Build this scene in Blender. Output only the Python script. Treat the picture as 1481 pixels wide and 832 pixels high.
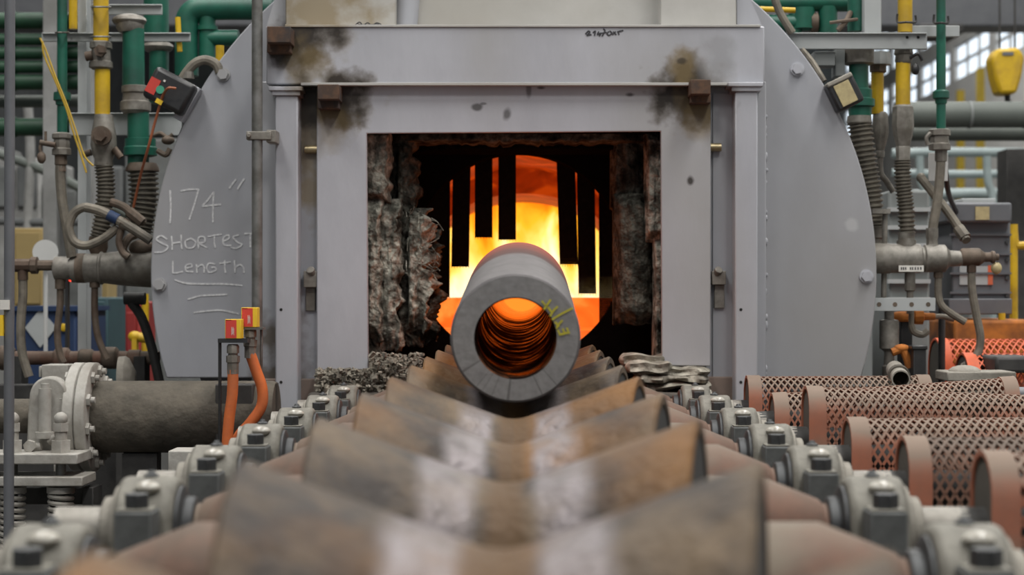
import bpy, bmesh, math, random
from mathutils import Vector, Matrix, noise
random.seed(7)
for o in list(bpy.data.objects): bpy.data.objects.remove(o)
SC = bpy.context.scene
COL = SC.collection

# ------------------------------------------------------------------ camera
F = 2600.0                      # focal length in pixels of the 1481 x 832 frame
CX, ZC = 0.02, 1.10             # camera x and height, it stands at y = 0 and looks along +y
VX, VY = 762.0, 432.0           # vanishing point of the conveyor
cam_d = bpy.data.cameras.new('camera')
cam = bpy.data.objects.new('camera', cam_d); COL.objects.link(cam)
cam.location = (CX, 0, ZC); cam.rotation_euler = (math.pi/2, 0, 0)
cam_d.sensor_width = 36.0; cam_d.lens = F/1481*36.0
cam_d.shift_x = (740.5-VX)/1481; cam_d.shift_y = (VY-416)/1481
cam_d.clip_start = 0.05; cam_d.clip_end = 300
cam_d.dof.use_dof = True; cam_d.dof.focus_distance = 4.3; cam_d.dof.aperture_fstop = 4.6
SC.camera = cam

# ------------------------------------------------------------------ world, lamps, exposure
w = bpy.data.worlds.new('world'); SC.world = w; w.use_nodes = True
bg = w.node_tree.nodes['Background']
bg.inputs['Color'].default_value = (0.86, 0.92, 1.0, 1); bg.inputs['Strength'].default_value = 0.36
SC.view_settings.view_transform = 'Standard'
try: SC.view_settings.look = 'None'
except Exception: pass
SC.view_settings.gamma = 1.0; SC.view_settings.use_curve_mapping = False
SC.view_settings.exposure = -0.1
def area(name, loc, size, power, color, rot=(0, 0, 0)):
    l = bpy.data.lights.new(name, 'AREA'); l.shape = 'RECTANGLE'; l.size = size[0]; l.size_y = size[1]
    l.energy = power; l.color = color
    o = bpy.data.objects.new(name, l); COL.objects.link(o); o.location = loc; o.rotation_euler = rot
    return o
LAMPS = [(-3.2, 0.6), (3.2, 0.6), (-3.2, 4.0), (3.2, 4.0), (-3.2, 9.0), (3.6, 9.0), (-4, 18), (4, 18), (-4, 28), (4, 28), (-3, -4.5), (3, -4.5)]
for (lx, ly) in LAMPS:
    area('roof_light', (lx, ly, 9.39), (1.6, 3.2), (365 if ly < 10 else 480)*(.82 if lx < 0 else 1.08), (1.0, 0.98, 0.95))

# ------------------------------------------------------------------ helpers
def P(px, py, D): return Vector((CX+(px-VX)*D/F, D, ZC-(py-VY)*D/F))
def S(px, D): return px*D/F
LOC = {}
def V(*a): return Vector(a)

class MB:
    def __init__(s): s.v = []; s.f = []
    def add(s, vs, fs):
        n = len(s.v); s.v += [Vector(v) for v in vs]; s.f += [tuple(i+n for i in f) for f in fs]; return s
    def box(s, a, b):
        x0, y0, z0 = [min(a[i], b[i]) for i in range(3)]; x1, y1, z1 = [max(a[i], b[i]) for i in range(3)]
        return s.add([(x0,y0,z0),(x1,y0,z0),(x1,y1,z0),(x0,y1,z0),(x0,y0,z1),(x1,y0,z1),(x1,y1,z1),(x0,y1,z1)],
                     [(0,3,2,1),(4,5,6,7),(0,1,5,4),(1,2,6,5),(2,3,7,6),(3,0,4,7)])
    def pbox(s, px0, py0, px1, py1, D0, D1):          # front face given in pixels at depth D0, reaching back to D1
        a = P(px0, py0, D0); b = P(px1, py1, D0); return s.box(a, (b.x, D1, b.z))
    def obox(s, c, size, M):                          # oriented box
        hx, hy, hz = size[0]/2, size[1]/2, size[2]/2; c = Vector(c)
        vs = [c + M @ Vector((x, y, z)) for z in (-hz, hz) for (x, y) in ((-hx,-hy),(hx,-hy),(hx,hy),(-hx,hy))]
        return s.add(vs, [(0,3,2,1),(4,5,6,7),(0,1,5,4),(1,2,6,5),(2,3,7,6),(3,0,4,7)])
    def prism(s, pts, d):                             # polygon pts (3D, planar), extruded by vector d
        n = len(pts); d = Vector(d); pts = [Vector(p) for p in pts]
        s.add(pts+[p+d for p in pts], [tuple(range(n)), tuple(range(2*n-1, n-1, -1))]+[(i, i+n, (i+1)%n+n, (i+1)%n) for i in range(n)])
        return s
    def rings(s, cs, fr, rs, seg=20, cap=True, close=False):
        n0 = len(s.v); m = len(cs)
        for c, (u, w_), r in zip(cs, fr, rs):
            for k in range(seg):
                a = 2*math.pi*k/seg; s.v.append(c+u*(r*math.cos(a))+w_*(r*math.sin(a)))
        for i in range(m-1 if not close else m):
            j = (i+1) % m
            for k in range(seg):
                k2 = (k+1) % seg
                s.f.append((n0+i*seg+k, n0+i*seg+k2, n0+j*seg+k2, n0+j*seg+k))
        if cap and not close:
            s.f.append(tuple(n0+k for k in range(seg))[::-1]); s.f.append(tuple(n0+(m-1)*seg+k for k in range(seg)))
        return s
    def lathe(s, o, ax, prof, seg=28, cap=True, close=False):   # prof: [(t along ax, radius)]
        o = Vector(o); ax = Vector(ax).normalized()
        u = ax.orthogonal().normalized() if abs(ax.z) > .99 else ax.cross(V(0,0,1)).normalized()
        w_ = ax.cross(u)
        return s.rings([o+ax*t for t, r in prof], [(u, w_)]*len(prof), [max(r, 1e-5) for t, r in prof], seg, cap, close)
    def cyl(s, a, b, r, r2=None, seg=20):
        a = Vector(a); b = Vector(b); return s.lathe(a, b-a, [(0, r), ((b-a).length, r if r2 is None else r2)], seg)
    def tube(s, path, r, seg=12, n=8, rf=None, straight=False):
        p = [Vector(q) for q in path]
        if not straight and len(p) > 2: p = smooth(p, n)
        elif rf: p = resample(p, n)
        fr = []; up = None
        for i, c in enumerate(p):
            t = (p[min(i+1, len(p)-1)]-p[max(i-1, 0)]).normalized()
            if up is None: up = t.orthogonal().normalized()
            up = (up-t*up.dot(t)).normalized(); fr.append((up, t.cross(up)))
        return s.rings(p, fr, [rf(i) if rf else r for i in range(len(p))], seg)
    def ball(s, c, r, sx=1, sy=1, sz=1, seg=16):
        c = Vector(c); n0 = len(s.v); R = seg//2
        for i in range(R+1):
            th = math.pi*i/R
            for k in range(seg):
                a = 2*math.pi*k/seg
                s.v.append(c+V(r*sx*math.sin(th)*math.cos(a), r*sy*math.sin(th)*math.sin(a), r*sz*math.cos(th)))
        for i in range(R):
            for k in range(seg):
                k2 = (k+1) % seg; s.f.append((n0+i*seg+k, n0+(i+1)*seg+k, n0+(i+1)*seg+k2, n0+i*seg+k2))
        return s
    def hexn(s, c, ax, r, h, rot=0):                    # a hexagonal nut or bolt head
        c = Vector(c); ax = Vector(ax).normalized(); u = ax.orthogonal().normalized(); w_ = ax.cross(u)
        q = [c+u*(r*math.cos(rot+math.pi*k/3))+w_*(r*math.sin(rot+math.pi*k/3)) for k in range(6)]
        return s.prism(q, ax*h)
    def build(s, name, m, parent=None, bevel=0, ang=35, kind=None, label=None):
        if parent is not None: o0 = LOC[parent.name]
        else:
            xs = [v.x for v in s.v]; ys = [v.y for v in s.v]; zs = [v.z for v in s.v]
            o0 = V((min(xs)+max(xs))/2, (min(ys)+max(ys))/2, min(zs))
        me = bpy.data.meshes.new(name); me.from_pydata([v-o0 for v in s.v], [], s.f)
        bm = bmesh.new(); bm.from_mesh(me); bmesh.ops.remove_doubles(bm, verts=bm.verts, dist=1e-6)
        bmesh.ops.recalc_face_normals(bm, faces=bm.faces); bm.to_mesh(me); bm.free()
        me.materials.append(M[m]); me.shade_smooth(); me.set_sharp_from_angle(angle=math.radians(ang))
        ob = bpy.data.objects.new(name, me); COL.objects.link(ob)
        if parent is not None: ob.parent = parent
        else: ob.location = o0
        LOC[ob.name] = o0
        if bevel:
            b = ob.modifiers.new('bevel', 'BEVEL'); b.width = bevel; b.segments = 2; b.limit_method = 'ANGLE'
        if kind: ob['kind'] = kind
        if label: ob['label'] = label
        return ob
def smooth(p, n=8):
    out = []
    for i in range(len(p)-1):
        p0 = p[max(i-1,0)]; p1 = p[i]; p2 = p[i+1]; p3 = p[min(i+2,len(p)-1)]
        for k in range(n):
            t = k/n
            out.append(0.5*((2*p1)+(p2-p0)*t+(2*p0-5*p1+4*p2-p3)*t*t+(3*p1-p0-3*p2+p3)*t**3))
    out.append(p[-1]); return out
def resample(p, n):
    out = []
    for i in range(len(p)-1):
        for k in range(n): out.append(p[i].lerp(p[i+1], k/n))
    out.append(p[-1]); return out
def thing(name, label, cat, loc, group=None):
    o = bpy.data.objects.new(name, None); COL.objects.link(o); o.location = loc; o.empty_display_size = .05
    LOC[o.name] = Vector(loc); return tag(o, label, cat, group)
def tag(o, label, cat, group=None):
    o['label'] = label; o['category'] = cat
    if group: o['group'] = group
    return o
def struct(o): o['kind'] = 'structure'; return o
def dup(root, loc, label, group=None):
    r = root.copy(); COL.objects.link(r); r.location = loc; r['label'] = label
    if group: r['group'] = group
    LOC[r.name] = Vector(loc)
    for ch in list(root.children):
        c = ch.copy(); COL.objects.link(c); c.parent = r
        for g in list(ch.children):
            d = g.copy(); COL.objects.link(d); d.parent = c
    return r

# ------------------------------------------------------------------ materials
M = {}
def mat(name, c1, c2=None, rough=.6, metal=0., scale=8., c3=None, bump=0., bscale=60., lo=.4, hi=.65, stretch=(1,1,1), detail=6):
    m = bpy.data.materials.new(name); m.use_nodes = True; nt = m.node_tree; N = nt.nodes; L = nt.links
    b = N['Principled BSDF']; b.inputs['Roughness'].default_value = rough; b.inputs['Metallic'].default_value = metal
    if c2 is None: c2 = tuple(x*.8 for x in c1)
    tc = N.new('ShaderNodeTexCoord'); mp = N.new('ShaderNodeMapping'); mp.inputs['Scale'].default_value = stretch
    L.new(tc.outputs['Object'], mp.inputs['Vector'])
    n = N.new('ShaderNodeTexNoise'); n.inputs['Scale'].default_value = scale; n.inputs['Detail'].default_value = detail
    n.inputs['Roughness'].default_value = .65
    L.new(mp.outputs['Vector'], n.inputs['Vector'])
    r = N.new('ShaderNodeValToRGB'); e = r.color_ramp.elements
    e[0].position = lo; e[0].color = (*c1, 1); e[1].position = hi; e[1].color = (*c2, 1)
    L.new(n.outputs['Fac'], r.inputs['Fac'])
    out = r.outputs['Color']
    if c3:
        n2 = N.new('ShaderNodeTexNoise'); n2.inputs['Scale'].default_value = scale*.37; n2.inputs['Detail'].default_value = 8
        L.new(mp.outputs['Vector'], n2.inputs['Vector'])
        r2 = N.new('ShaderNodeValToRGB'); r2.color_ramp.elements[0].position = .5; r2.color_ramp.elements[1].position = .68
        L.new(n2.outputs['Fac'], r2.inputs['Fac'])
        mx = N.new('ShaderNodeMixRGB'); L.new(r2.outputs['Color'], mx.inputs['Fac']); L.new(out, mx.inputs['Color1']); mx.inputs['Color2'].default_value = (*c3, 1)
        out = mx.outputs['Color']
    L.new(out, b.inputs['Base Color'])
    if bump:
        n3 = N.new('ShaderNodeTexNoise'); n3.inputs['Scale'].default_value = bscale; n3.inputs['Detail'].default_value = 5
        L.new(mp.outputs['Vector'], n3.inputs['Vector'])
        bp = N.new('ShaderNodeBump'); bp.inputs['Strength'].default_value = bump; bp.inputs['Distance'].default_value = .01
        L.new(n3.outputs['Fac'], bp.inputs['Height']); L.new(bp.outputs['Normal'], b.inputs['Normal'])
    m['out'] = 0
    M[name] = m; return m
def emis(name, color, strength):
    m = bpy.data.materials.new(name); m.use_nodes = True; b = m.node_tree.nodes['Principled BSDF']
    b.inputs['Base Color'].default_value = (0.02, .02, .02, 1); b.inputs['Emission Color'].default_value = (*color, 1); b.inputs['Emission Strength'].default_value = strength
    M[name] = m
mat('silver_paint', (.40,.408,.44), (.338,.345,.372), .5, .15, 3.0, (.32,.315,.315), .06, 30, .35, .7, (1,1,.5))
mat('silver_trim', (.45,.457,.49), (.375,.38,.41), .5, .15, 4.0, (.36,.355,.35), .08, 40, .35, .7, (1,1,.4))
mat('cream_panel', (.46,.45,.425), (.38,.37,.345), .6, 0, 3.0, (.35,.33,.29))
mat('dark_steel', (.06,.058,.055), (.035,.034,.033), .65, .3, 12)
mat('black_gap', (.012,.012,.012), (.018,.017,.016), .9, 0, 12)
mat('burnt_block', (.07,.045,.033), (.13,.07,.04), .8, .2, 40, (.045,.04,.04))
mat('galvanised', (.22,.22,.21), (.14,.14,.13), .5, .55, 25, (.11,.105,.09))
mat('dusty_grey', (.30,.28,.24), (.21,.195,.165), .8, 0, 14, (.15,.135,.11), .25, 60)
mat('dusty_pipe', (.115,.10,.078), (.068,.060,.047), .9, 0, 12, (.045,.039,.03), .6, 35)
mat('dusty_light', (.42,.405,.37), (.31,.295,.26), .7, 0.1, 16, (.22,.2,.17), .15, 60)
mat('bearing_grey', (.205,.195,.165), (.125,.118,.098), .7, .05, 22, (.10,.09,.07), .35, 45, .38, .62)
mat('bearing_shade', (.11,.115,.113), (.075,.078,.076), .6, .2, 30)  # darker copy of the bearing grey, shade of the foot faces put in
mat('bolt_dark', (.07,.073,.075), (.045,.046,.047), .55, .5, 40)
mat('grease', (.42,.40,.35), (.31,.29,.25), .22, 0, 30)
mat('hub_pink', (.19,.095,.065), (.11,.068,.05), .8, .05, 16, (.20,.165,.125))
mat('orange_dusty', (.40,.125,.065), (.27,.105,.065), .8, 0, 13, (.26,.17,.12))
mat('mesh_worn', (.20,.10,.065), (.12,.075,.055), .8, 0, 16, (.10,.08,.065))
mat('orange_paint', (.72,.13,.045), (.55,.115,.05), .7, 0, 15, (.36,.15,.09))
mat('hose_orange', (.62,.15,.035), (.50,.12,.035), .6, 0, 20, (.36,.12,.05))
mat('green_paint', (.010,.115,.073), (.008,.078,.052), .45, 0, 12, (.016,.05,.038))
mat('green_dark', (.010,.062,.026), (.007,.043,.019), .55, 0, 8)
mat('yellow_paint', (.62,.40,.010), (.50,.31,.010), .5, 0, 14, (.30,.19,.03))
mat('yellow_dull', (.50,.36,.03), (.40,.28,.03), .6, 0, 10)
mat('bellows', (.20,.18,.145), (.12,.11,.088), .5, .5, 30)
mat('fitting_grey', (.26,.245,.215), (.15,.138,.118), .55, .35, 28, (.12,.105,.085))
mat('fitting_rust', (.16,.12,.09), (.10,.08,.06), .7, .3, 28, (.08,.05,.035))
mat('conduit', (.22,.195,.155), (.14,.125,.10), .6, .2, 24, (.09,.08,.065))
mat('copper_wire', (.33,.10,.04), (.28,.09,.04), .5, 0, 20)
mat('cable_yellow', (.50,.33,.03), (.40,.26,.03), .6, 0, 20)
mat('black_plastic', (.02,.02,.021), (.03,.03,.03), .4, 0, 20)
mat('red_print', (.60,.05,.035), (.52,.05,.035), .6, 0, 20)
mat('green_print', (.05,.32,.20), (.05,.28,.18), .6, 0, 20)
mat('yellow_print', (.80,.52,.02), (.72,.48,.03), .6, 0, 20)
mat('white_print', (.70,.68,.62), (.6,.58,.54), .7, 0, 20)
mat('gold_face', (.50,.42,.22), (.38,.31,.17), .5, .2, 40)
mat('brass', (.45,.37,.22), (.32,.26,.15), .35, .7, 30)
mat('chalk', (.66,.66,.66), (.50,.50,.51), .95, 0, 120, None, 0, 60, .45, .55)
mat('ink', (.03,.03,.035), (.05,.05,.055), .8, 0, 30)
mat('yellow_chalk', (.52,.46,.03), (.40,.36,.06), .9, 0, 160)
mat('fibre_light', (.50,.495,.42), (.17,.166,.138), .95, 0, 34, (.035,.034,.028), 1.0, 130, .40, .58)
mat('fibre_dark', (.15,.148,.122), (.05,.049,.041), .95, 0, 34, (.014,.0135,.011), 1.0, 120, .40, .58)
mat('fibre_pale', (.40,.375,.31), (.17,.157,.125), .9, 0, 24, (.12,.108,.083), .6, 70, .4, .62)
mat('soot', (.007,.0065,.006), (.005,.0045,.004), .95, 0, 20, None, .5, 50)
mat('rubble', (.30,.275,.225), (.12,.108,.083), .95, 0, 60, (.07,.062,.05), .4, 90)
mat('blue_box', (.012,.035,.10), (.01,.028,.08), .6, 0, 4)
mat('teal_box', (.03,.075,.085), (.025,.06,.07), .6, 0, 4)
mat('red_box', (.30,.025,.02), (.22,.02,.02), .6, 0, 4)
mat('motor_grey', (.135,.14,.15), (.11,.115,.125), .5, .1, 5)
mat('rust_orange', (.52,.17,.025), (.25,.085,.02), .8, 0, 12, (.10,.04,.018))
mat('hall_grey', (.20,.215,.21), (.15,.16,.155), .7, 0, 1.5)
mat('hall_pale', (.42,.44,.44), (.33,.345,.34), .8, 0, 1.2)
mat('hall_white', (.60,.60,.58), (.5,.5,.49), .8, 0, 1.2)
mat('hall_ochre', (.34,.25,.10), (.27,.2,.085), .8, 0, 2)
mat('dim_pale', (.15,.158,.155), (.085,.09,.088), .8, 0, 5, (.09,.09,.085))  # these three: hall tones darkened, dim light of the left side painted in
mat('dim_white', (.30,.30,.29), (.18,.18,.172), .8, 0, 4, (.14,.14,.13))
mat('dim_grey', (.10,.105,.105), (.07,.074,.074), .8, 0, 4)
mat('concrete', (.09,.087,.08), (.055,.052,.048), .9, 0, 2.5, (.05,.048,.044))
mat('big_pipe', (.115,.13,.115), (.085,.098,.088), .6, .1, 2)
mat('pale_pipe', (.30,.36,.36), (.23,.285,.285), .5, .1, 4)
mat('curtain', (.010,.009,.008), (.016,.013,.011), .85, 0, 60)
mat('frame_beam', (.075,.066,.054), (.045,.04,.033), .85, 0, 10, (.05,.044,.038))
mat('base_pink', (.26,.19,.155), (.20,.155,.13), .85, 0, 10)
for k in ('soot', 'curtain', 'fibre_light', 'fibre_dark'): M[k].node_tree.nodes['Principled BSDF'].inputs['Specular IOR Level'].default_value = 0.0
emis('daylight', (.80,.90,1.0), 1.5)
emis('lamp_white', (1.0,.95,.85), 6)
emis('red_lamp', (1.0,.06,.03), 2.5)

def dust(mname, col, amt, lo=.15, hi=.85):       # dust that has settled on upward faces
    m = M[mname]; nt = m.node_tree; N = nt.nodes; L = nt.links; b = N['Principled BSDF']
    src = b.inputs['Base Color'].links[0].from_socket
    g = N.new('ShaderNodeNewGeometry'); sp = N.new('ShaderNodeSeparateXYZ'); L.new(g.outputs['Normal'], sp.inputs[0])
    nz = N.new('ShaderNodeTexNoise'); nz.inputs['Scale'].default_value = 12; nz.inputs['Detail'].default_value = 5; L.new(g.outputs['Position'], nz.inputs['Vector'])
    ad = N.new('ShaderNodeMath'); ad.operation = 'MULTIPLY_ADD'; L.new(nz.outputs['Fac'], ad.inputs[0]); ad.inputs[1].default_value = .5; L.new(sp.outputs['Z'], ad.inputs[2])
    mr = N.new('ShaderNodeMapRange'); mr.inputs['From Min'].default_value = lo+.25; mr.inputs['From Max'].default_value = hi+.25; mr.inputs['To Max'].default_value = amt; L.new(ad.outputs[0], mr.inputs['Value'])
    mx = N.new('ShaderNodeMixRGB'); L.new(mr.outputs[0], mx.inputs['Fac']); L.new(src, mx.inputs['Color1']); mx.inputs['Color2'].default_value = (*col, 1)
    L.new(mx.outputs['Color'], b.inputs['Base Color'])
dust('orange_dusty', (.19,.145,.11), .95, -.15, .6); dust('mesh_worn', (.12,.095,.075), .7); dust('hub_pink', (.12,.095,.072), .55)
def stains(mname, spots):            # burn marks on paint: dark brown patches with shapes of their own, at fixed places
    m = M[mname]; nt = m.node_tree; N = nt.nodes; L = nt.links; b = N['Principled BSDF']
    src = b.inputs['Base Color'].links[0].from_socket
    g = N.new('ShaderNodeNewGeometry')
    nz = N.new('ShaderNodeTexNoise'); nz.inputs['Scale'].default_value = 14; nz.inputs['Detail'].default_value = 6
    L.new(g.outputs['Position'], nz.inputs['Vector'])
    for (c, r, col, amt, sz) in spots:
        sub = N.new('ShaderNodeVectorMath'); sub.operation = 'SUBTRACT'; L.new(g.outputs['Position'], sub.inputs[0]); sub.inputs[1].default_value = c
        mul = N.new('ShaderNodeVectorMath'); mul.operation = 'MULTIPLY'; L.new(sub.outputs[0], mul.inputs[0]); mul.inputs[1].default_value = (1/r, 0.4/r, 1/(r*sz))
        ln = N.new('ShaderNodeVectorMath'); ln.operation = 'LENGTH'; L.new(mul.outputs[0], ln.inputs[0])
        ad = N.new('ShaderNodeMath'); ad.operation = 'MULTIPLY_ADD'; L.new(nz.outputs['Fac'], ad.inputs[0]); ad.inputs[1].default_value = 1.5; L.new(ln.outputs['Value'], ad.inputs[2])
        mr = N.new('ShaderNodeMapRange'); mr.inputs['From Min'].default_value = 1.08; mr.inputs['From Max'].default_value = 1.55
        mr.inputs['To Min'].default_value = amt; mr.inputs['To Max'].default_value = 0
        L.new(ad.outputs[0], mr.inputs['Value'])
        mx = N.new('ShaderNodeMixRGB'); L.new(mr.outputs[0], mx.inputs['Fac']); L.new(src, mx.inputs['Color1']); mx.inputs['Color2'].default_value = (*col, 1)
        src = mx.outputs['Color']
    L.new(src, b.inputs['Base Color'])
BR = (.018,.012,.007); OC = (.21,.15,.06)
def spot(px, py, D, r, col, amt, sz=1): return (tuple(P(px, py, D)), S(r*(2.2 if r > 12 else 1.5), D), col, amt, sz)
stains('silver_trim', [spot(445,56,5.19,50,OC,.5,.55), spot(436,55,5.19,44,BR,.95,.55), spot(400,78,5.19,18,BR,.9,.7), spot(448,100,5.19,24,OC,.5,1.3), spot(490,140,5.22,42,OC,.55,.6), spot(495,138,5.22,34,BR,.95,.7), spot(474,160,5.22,28,BR,.95,.7), spot(476,182,5.22,22,OC,.45,1.2),
    spot(996,130,5.22,36,OC,.5,.9), spot(990,134,5.22,34,BR,.95,.9), spot(1013,152,5.22,28,BR,.95,.8), spot(1010,170,5.22,24,OC,.5,1.3), spot(998,262,5.22,5,BR,.9,1.5), spot(985,95,5.19,13,OC,.6,1.4), spot(985,88,5.19,7,BR,.7,.6),
    spot(690,155,5.22,8,BR,.75,.6), spot(733,164,5.22,6,BR,.7,1.5), spot(912,137,5.22,7,BR,.8,.5), spot(782,127,5.22,6,BR,.8,.4), spot(1040,90,5.19,18,(.28,.28,.29),.6,1.6), spot(765,130,5.22,4,BR,.6,2.5), spot(700,150,5.22,5,BR,.6,.4)])
stains('silver_paint', [spot(448,190,5.26,26,OC,.7,3.2), spot(449,150,5.26,24,BR,.9,1.3), spot(398,590,5.26,40,(.10,.08,.06),.9,2.2), spot(1232,325,5.4,9,(.5,.5,.5),.6,1)])
stains('cream_panel', [spot(455,12,5.3,60,OC,.75,.6)])

def roller_mat():
    m = mat('roller_steel', (.125,.088,.054), (.034,.027,.023), .74, .0, 7, (.17,.078,.020), .5, 45, .38, .60)
    m.node_tree.nodes['Principled BSDF'].inputs['Specular IOR Level'].default_value = .3
    nt = m.node_tree; N = nt.nodes; L = nt.links; b = N['Principled BSDF']
    src = b.inputs['Base Color'].links[0].from_socket
    tc = N.new('ShaderNodeTexCoord'); sp = N.new('ShaderNodeSeparateXYZ'); L.new(tc.outputs['Object'], sp.inputs[0])
    oi0 = N.new('ShaderNodeObjectInfo'); mp0 = [n for n in N if n.type == 'MAPPING'][0]; mu0 = N.new('ShaderNodeMath'); mu0.operation = 'MULTIPLY'; mu0.inputs[1].default_value = 30; L.new(oi0.outputs['Random'], mu0.inputs[0]); L.new(mu0.outputs[0], mp0.inputs['Location'])
    ab = N.new('ShaderNodeMath'); ab.operation = 'ABSOLUTE'; L.new(sp.outputs['X'], ab.inputs[0])
    oi = N.new('ShaderNodeObjectInfo')
    nz = N.new('ShaderNodeTexNoise'); nz.inputs['Scale'].default_value = 7; nz.inputs['Detail'].default_value = 5; nz.noise_dimensions = '4D'
    wv = N.new('ShaderNodeMath'); wv.operation = 'MULTIPLY'; wv.inputs[1].default_value = 20; L.new(oi.outputs['Random'], wv.inputs[0]); L.new(wv.outputs[0], nz.inputs['W'])
    L.new(tc.outputs['Object'], nz.inputs['Vector'])
    ad = N.new('ShaderNodeMath'); ad.operation = 'MULTIPLY_ADD'; L.new(nz.outputs['Fac'], ad.inputs[0]); ad.inputs[1].default_value = .035; L.new(ab.outputs[0], ad.inputs[2])
    r = N.new('ShaderNodeValToRGB'); e = r.color_ramp.elements                # worn bright band where the tubes run, rust in the valley
    mr = N.new('ShaderNodeMapRange'); mr.inputs['From Max'].default_value = .2; L.new(ad.outputs[0], mr.inputs['Value']); L.new(mr.outputs[0], r.inputs['Fac'])
    e[0].position = .20; e[0].color = (0,0,0,1); e[1].position = .27; e[1].color = (1,1,1,1)
    q = e.new(.46); q.color = (1,1,1,1); q = e.new(.56); q.color = (0,0,0,1)
    mx = N.new('ShaderNodeMixRGB'); fm = N.new('ShaderNodeMath'); fm.operation = 'MULTIPLY'; L.new(r.outputs['Color'], fm.inputs[0])
    nb = N.new('ShaderNodeTexNoise'); nb.inputs['Scale'].default_value = 22; nb.inputs['Detail'].default_value = 6; L.new(mp0.outputs['Vector'], nb.inputs['Vector']); nbm = N.new('ShaderNodeMapRange'); nbm.inputs['From Min'].default_value = .35; nbm.inputs['From Max'].default_value = .62; nbm.inputs['To Min'].default_value = .45; nbm.inputs['To Max'].default_value = 1.0; L.new(nb.outputs['Fac'], nbm.inputs['Value']); L.new(nbm.outputs[0], fm.inputs[1])
    L.new(fm.outputs[0], mx.inputs['Fac']); L.new(src, mx.inputs['Color1']); mx.inputs['Color2'].default_value = (.175,.155,.158,1)
    r2 = N.new('ShaderNodeValToRGB'); L.new(mr.outputs[0], r2.inputs['Fac']); e = r2.color_ramp.elements
    e[0].position = .14; e[0].color = (.85,.85,.85,1); e[1].position = .21; e[1].color = (0,0,0,1)
    mx2 = N.new('ShaderNodeMixRGB'); L.new(r2.outputs['Color'], mx2.inputs['Fac']); L.new(mx.outputs['Color'], mx2.inputs['Color1']); mx2.inputs['Color2'].default_value = (.085,.045,.016,1)
    L.new(mx2.outputs['Color'], b.inputs['Base Color'])
    rr = N.new('ShaderNodeMapRange'); rr.inputs['To Min'].default_value = .62; rr.inputs['To Max'].default_value = .48; L.new(r.outputs['Color'], rr.inputs['Value']); L.new(rr.outputs[0], b.inputs['Roughness'])
    rm = N.new('ShaderNodeMapRange'); rm.inputs['To Min'].default_value = .1; rm.inputs['To Max'].default_value = .4; L.new(r.outputs['Color'], rm.inputs['Value']); L.new(rm.outputs[0], b.inputs['Metallic'])
roller_mat()

def hot_mat(name, base, rough, metal, y0, y1, ramp, strength, bump=0, bstretch=(1,1,1)):
    # incandescent steel: glow follows the temperature along the tube (world y)
    m = mat(name, base, tuple(x*.75 for x in base), rough, metal, 30, None, bump, 26, .35, .65, bstretch)
    nt = m.node_tree; N = nt.nodes; L = nt.links; b = N['Principled BSDF']
    g = N.new('ShaderNodeNewGeometry'); sp = N.new('ShaderNodeSeparateXYZ'); L.new(g.outputs['Position'], sp.inputs[0])
    nz = N.new('ShaderNodeTexNoise'); nz.inputs['Scale'].default_value = 9; L.new(g.outputs['Position'], nz.inputs['Vector'])
    ad = N.new('ShaderNodeMath'); ad.operation = 'MULTIPLY_ADD'; L.new(nz.outputs['Fac'], ad.inputs[0]); ad.inputs[1].default_value = .12; L.new(sp.outputs['Y'], ad.inputs[2])
    mr = N.new('ShaderNodeMapRange'); mr.inputs['From Min'].default_value = y0; mr.inputs['From Max'].default_value = y1; L.new(ad.outputs[0], mr.inputs['Value'])
    r = N.new('ShaderNodeValToRGB'); e = r.color_ramp.elements
    e[0].position = ramp[0][0]; e[0].color = (*ramp[0][1], 1); e[1].position = ramp[-1][0]; e[1].color = (*ramp[-1][1], 1)
    for p_, c in ramp[1:-1]: q = e.new(p_); q.color = (*c, 1)
    L.new(mr.outputs[0], r.inputs['Fac']); L.new(r.outputs['Color'], b.inputs['Emission Color']); b.inputs['Emission Strength'].default_value = strength
    return m
hot_mat('tube_skin', (.17,.16,.16), .62, .3, 3.1, 6.2, [(0,(0,0,0)),(.19,(0,0,0)),(.25,(.06,.005,0)),(.34,(.22,.022,.001)),(.60,(.5,.07,.004)),(1,(1,.22,.02))], 1.6, .15)
hot_mat('tube_bore', (.30,.10,.03), .16, 1.0, 3.1, 5.2, [(0,(0,0,0)),(.36,(.003,.0003,0)),(.52,(.02,.002,0)),(.60,(.9,.13,.008)),(1,(1,.2,.02))], 1.0, .5, (.6,5,.6))
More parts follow.
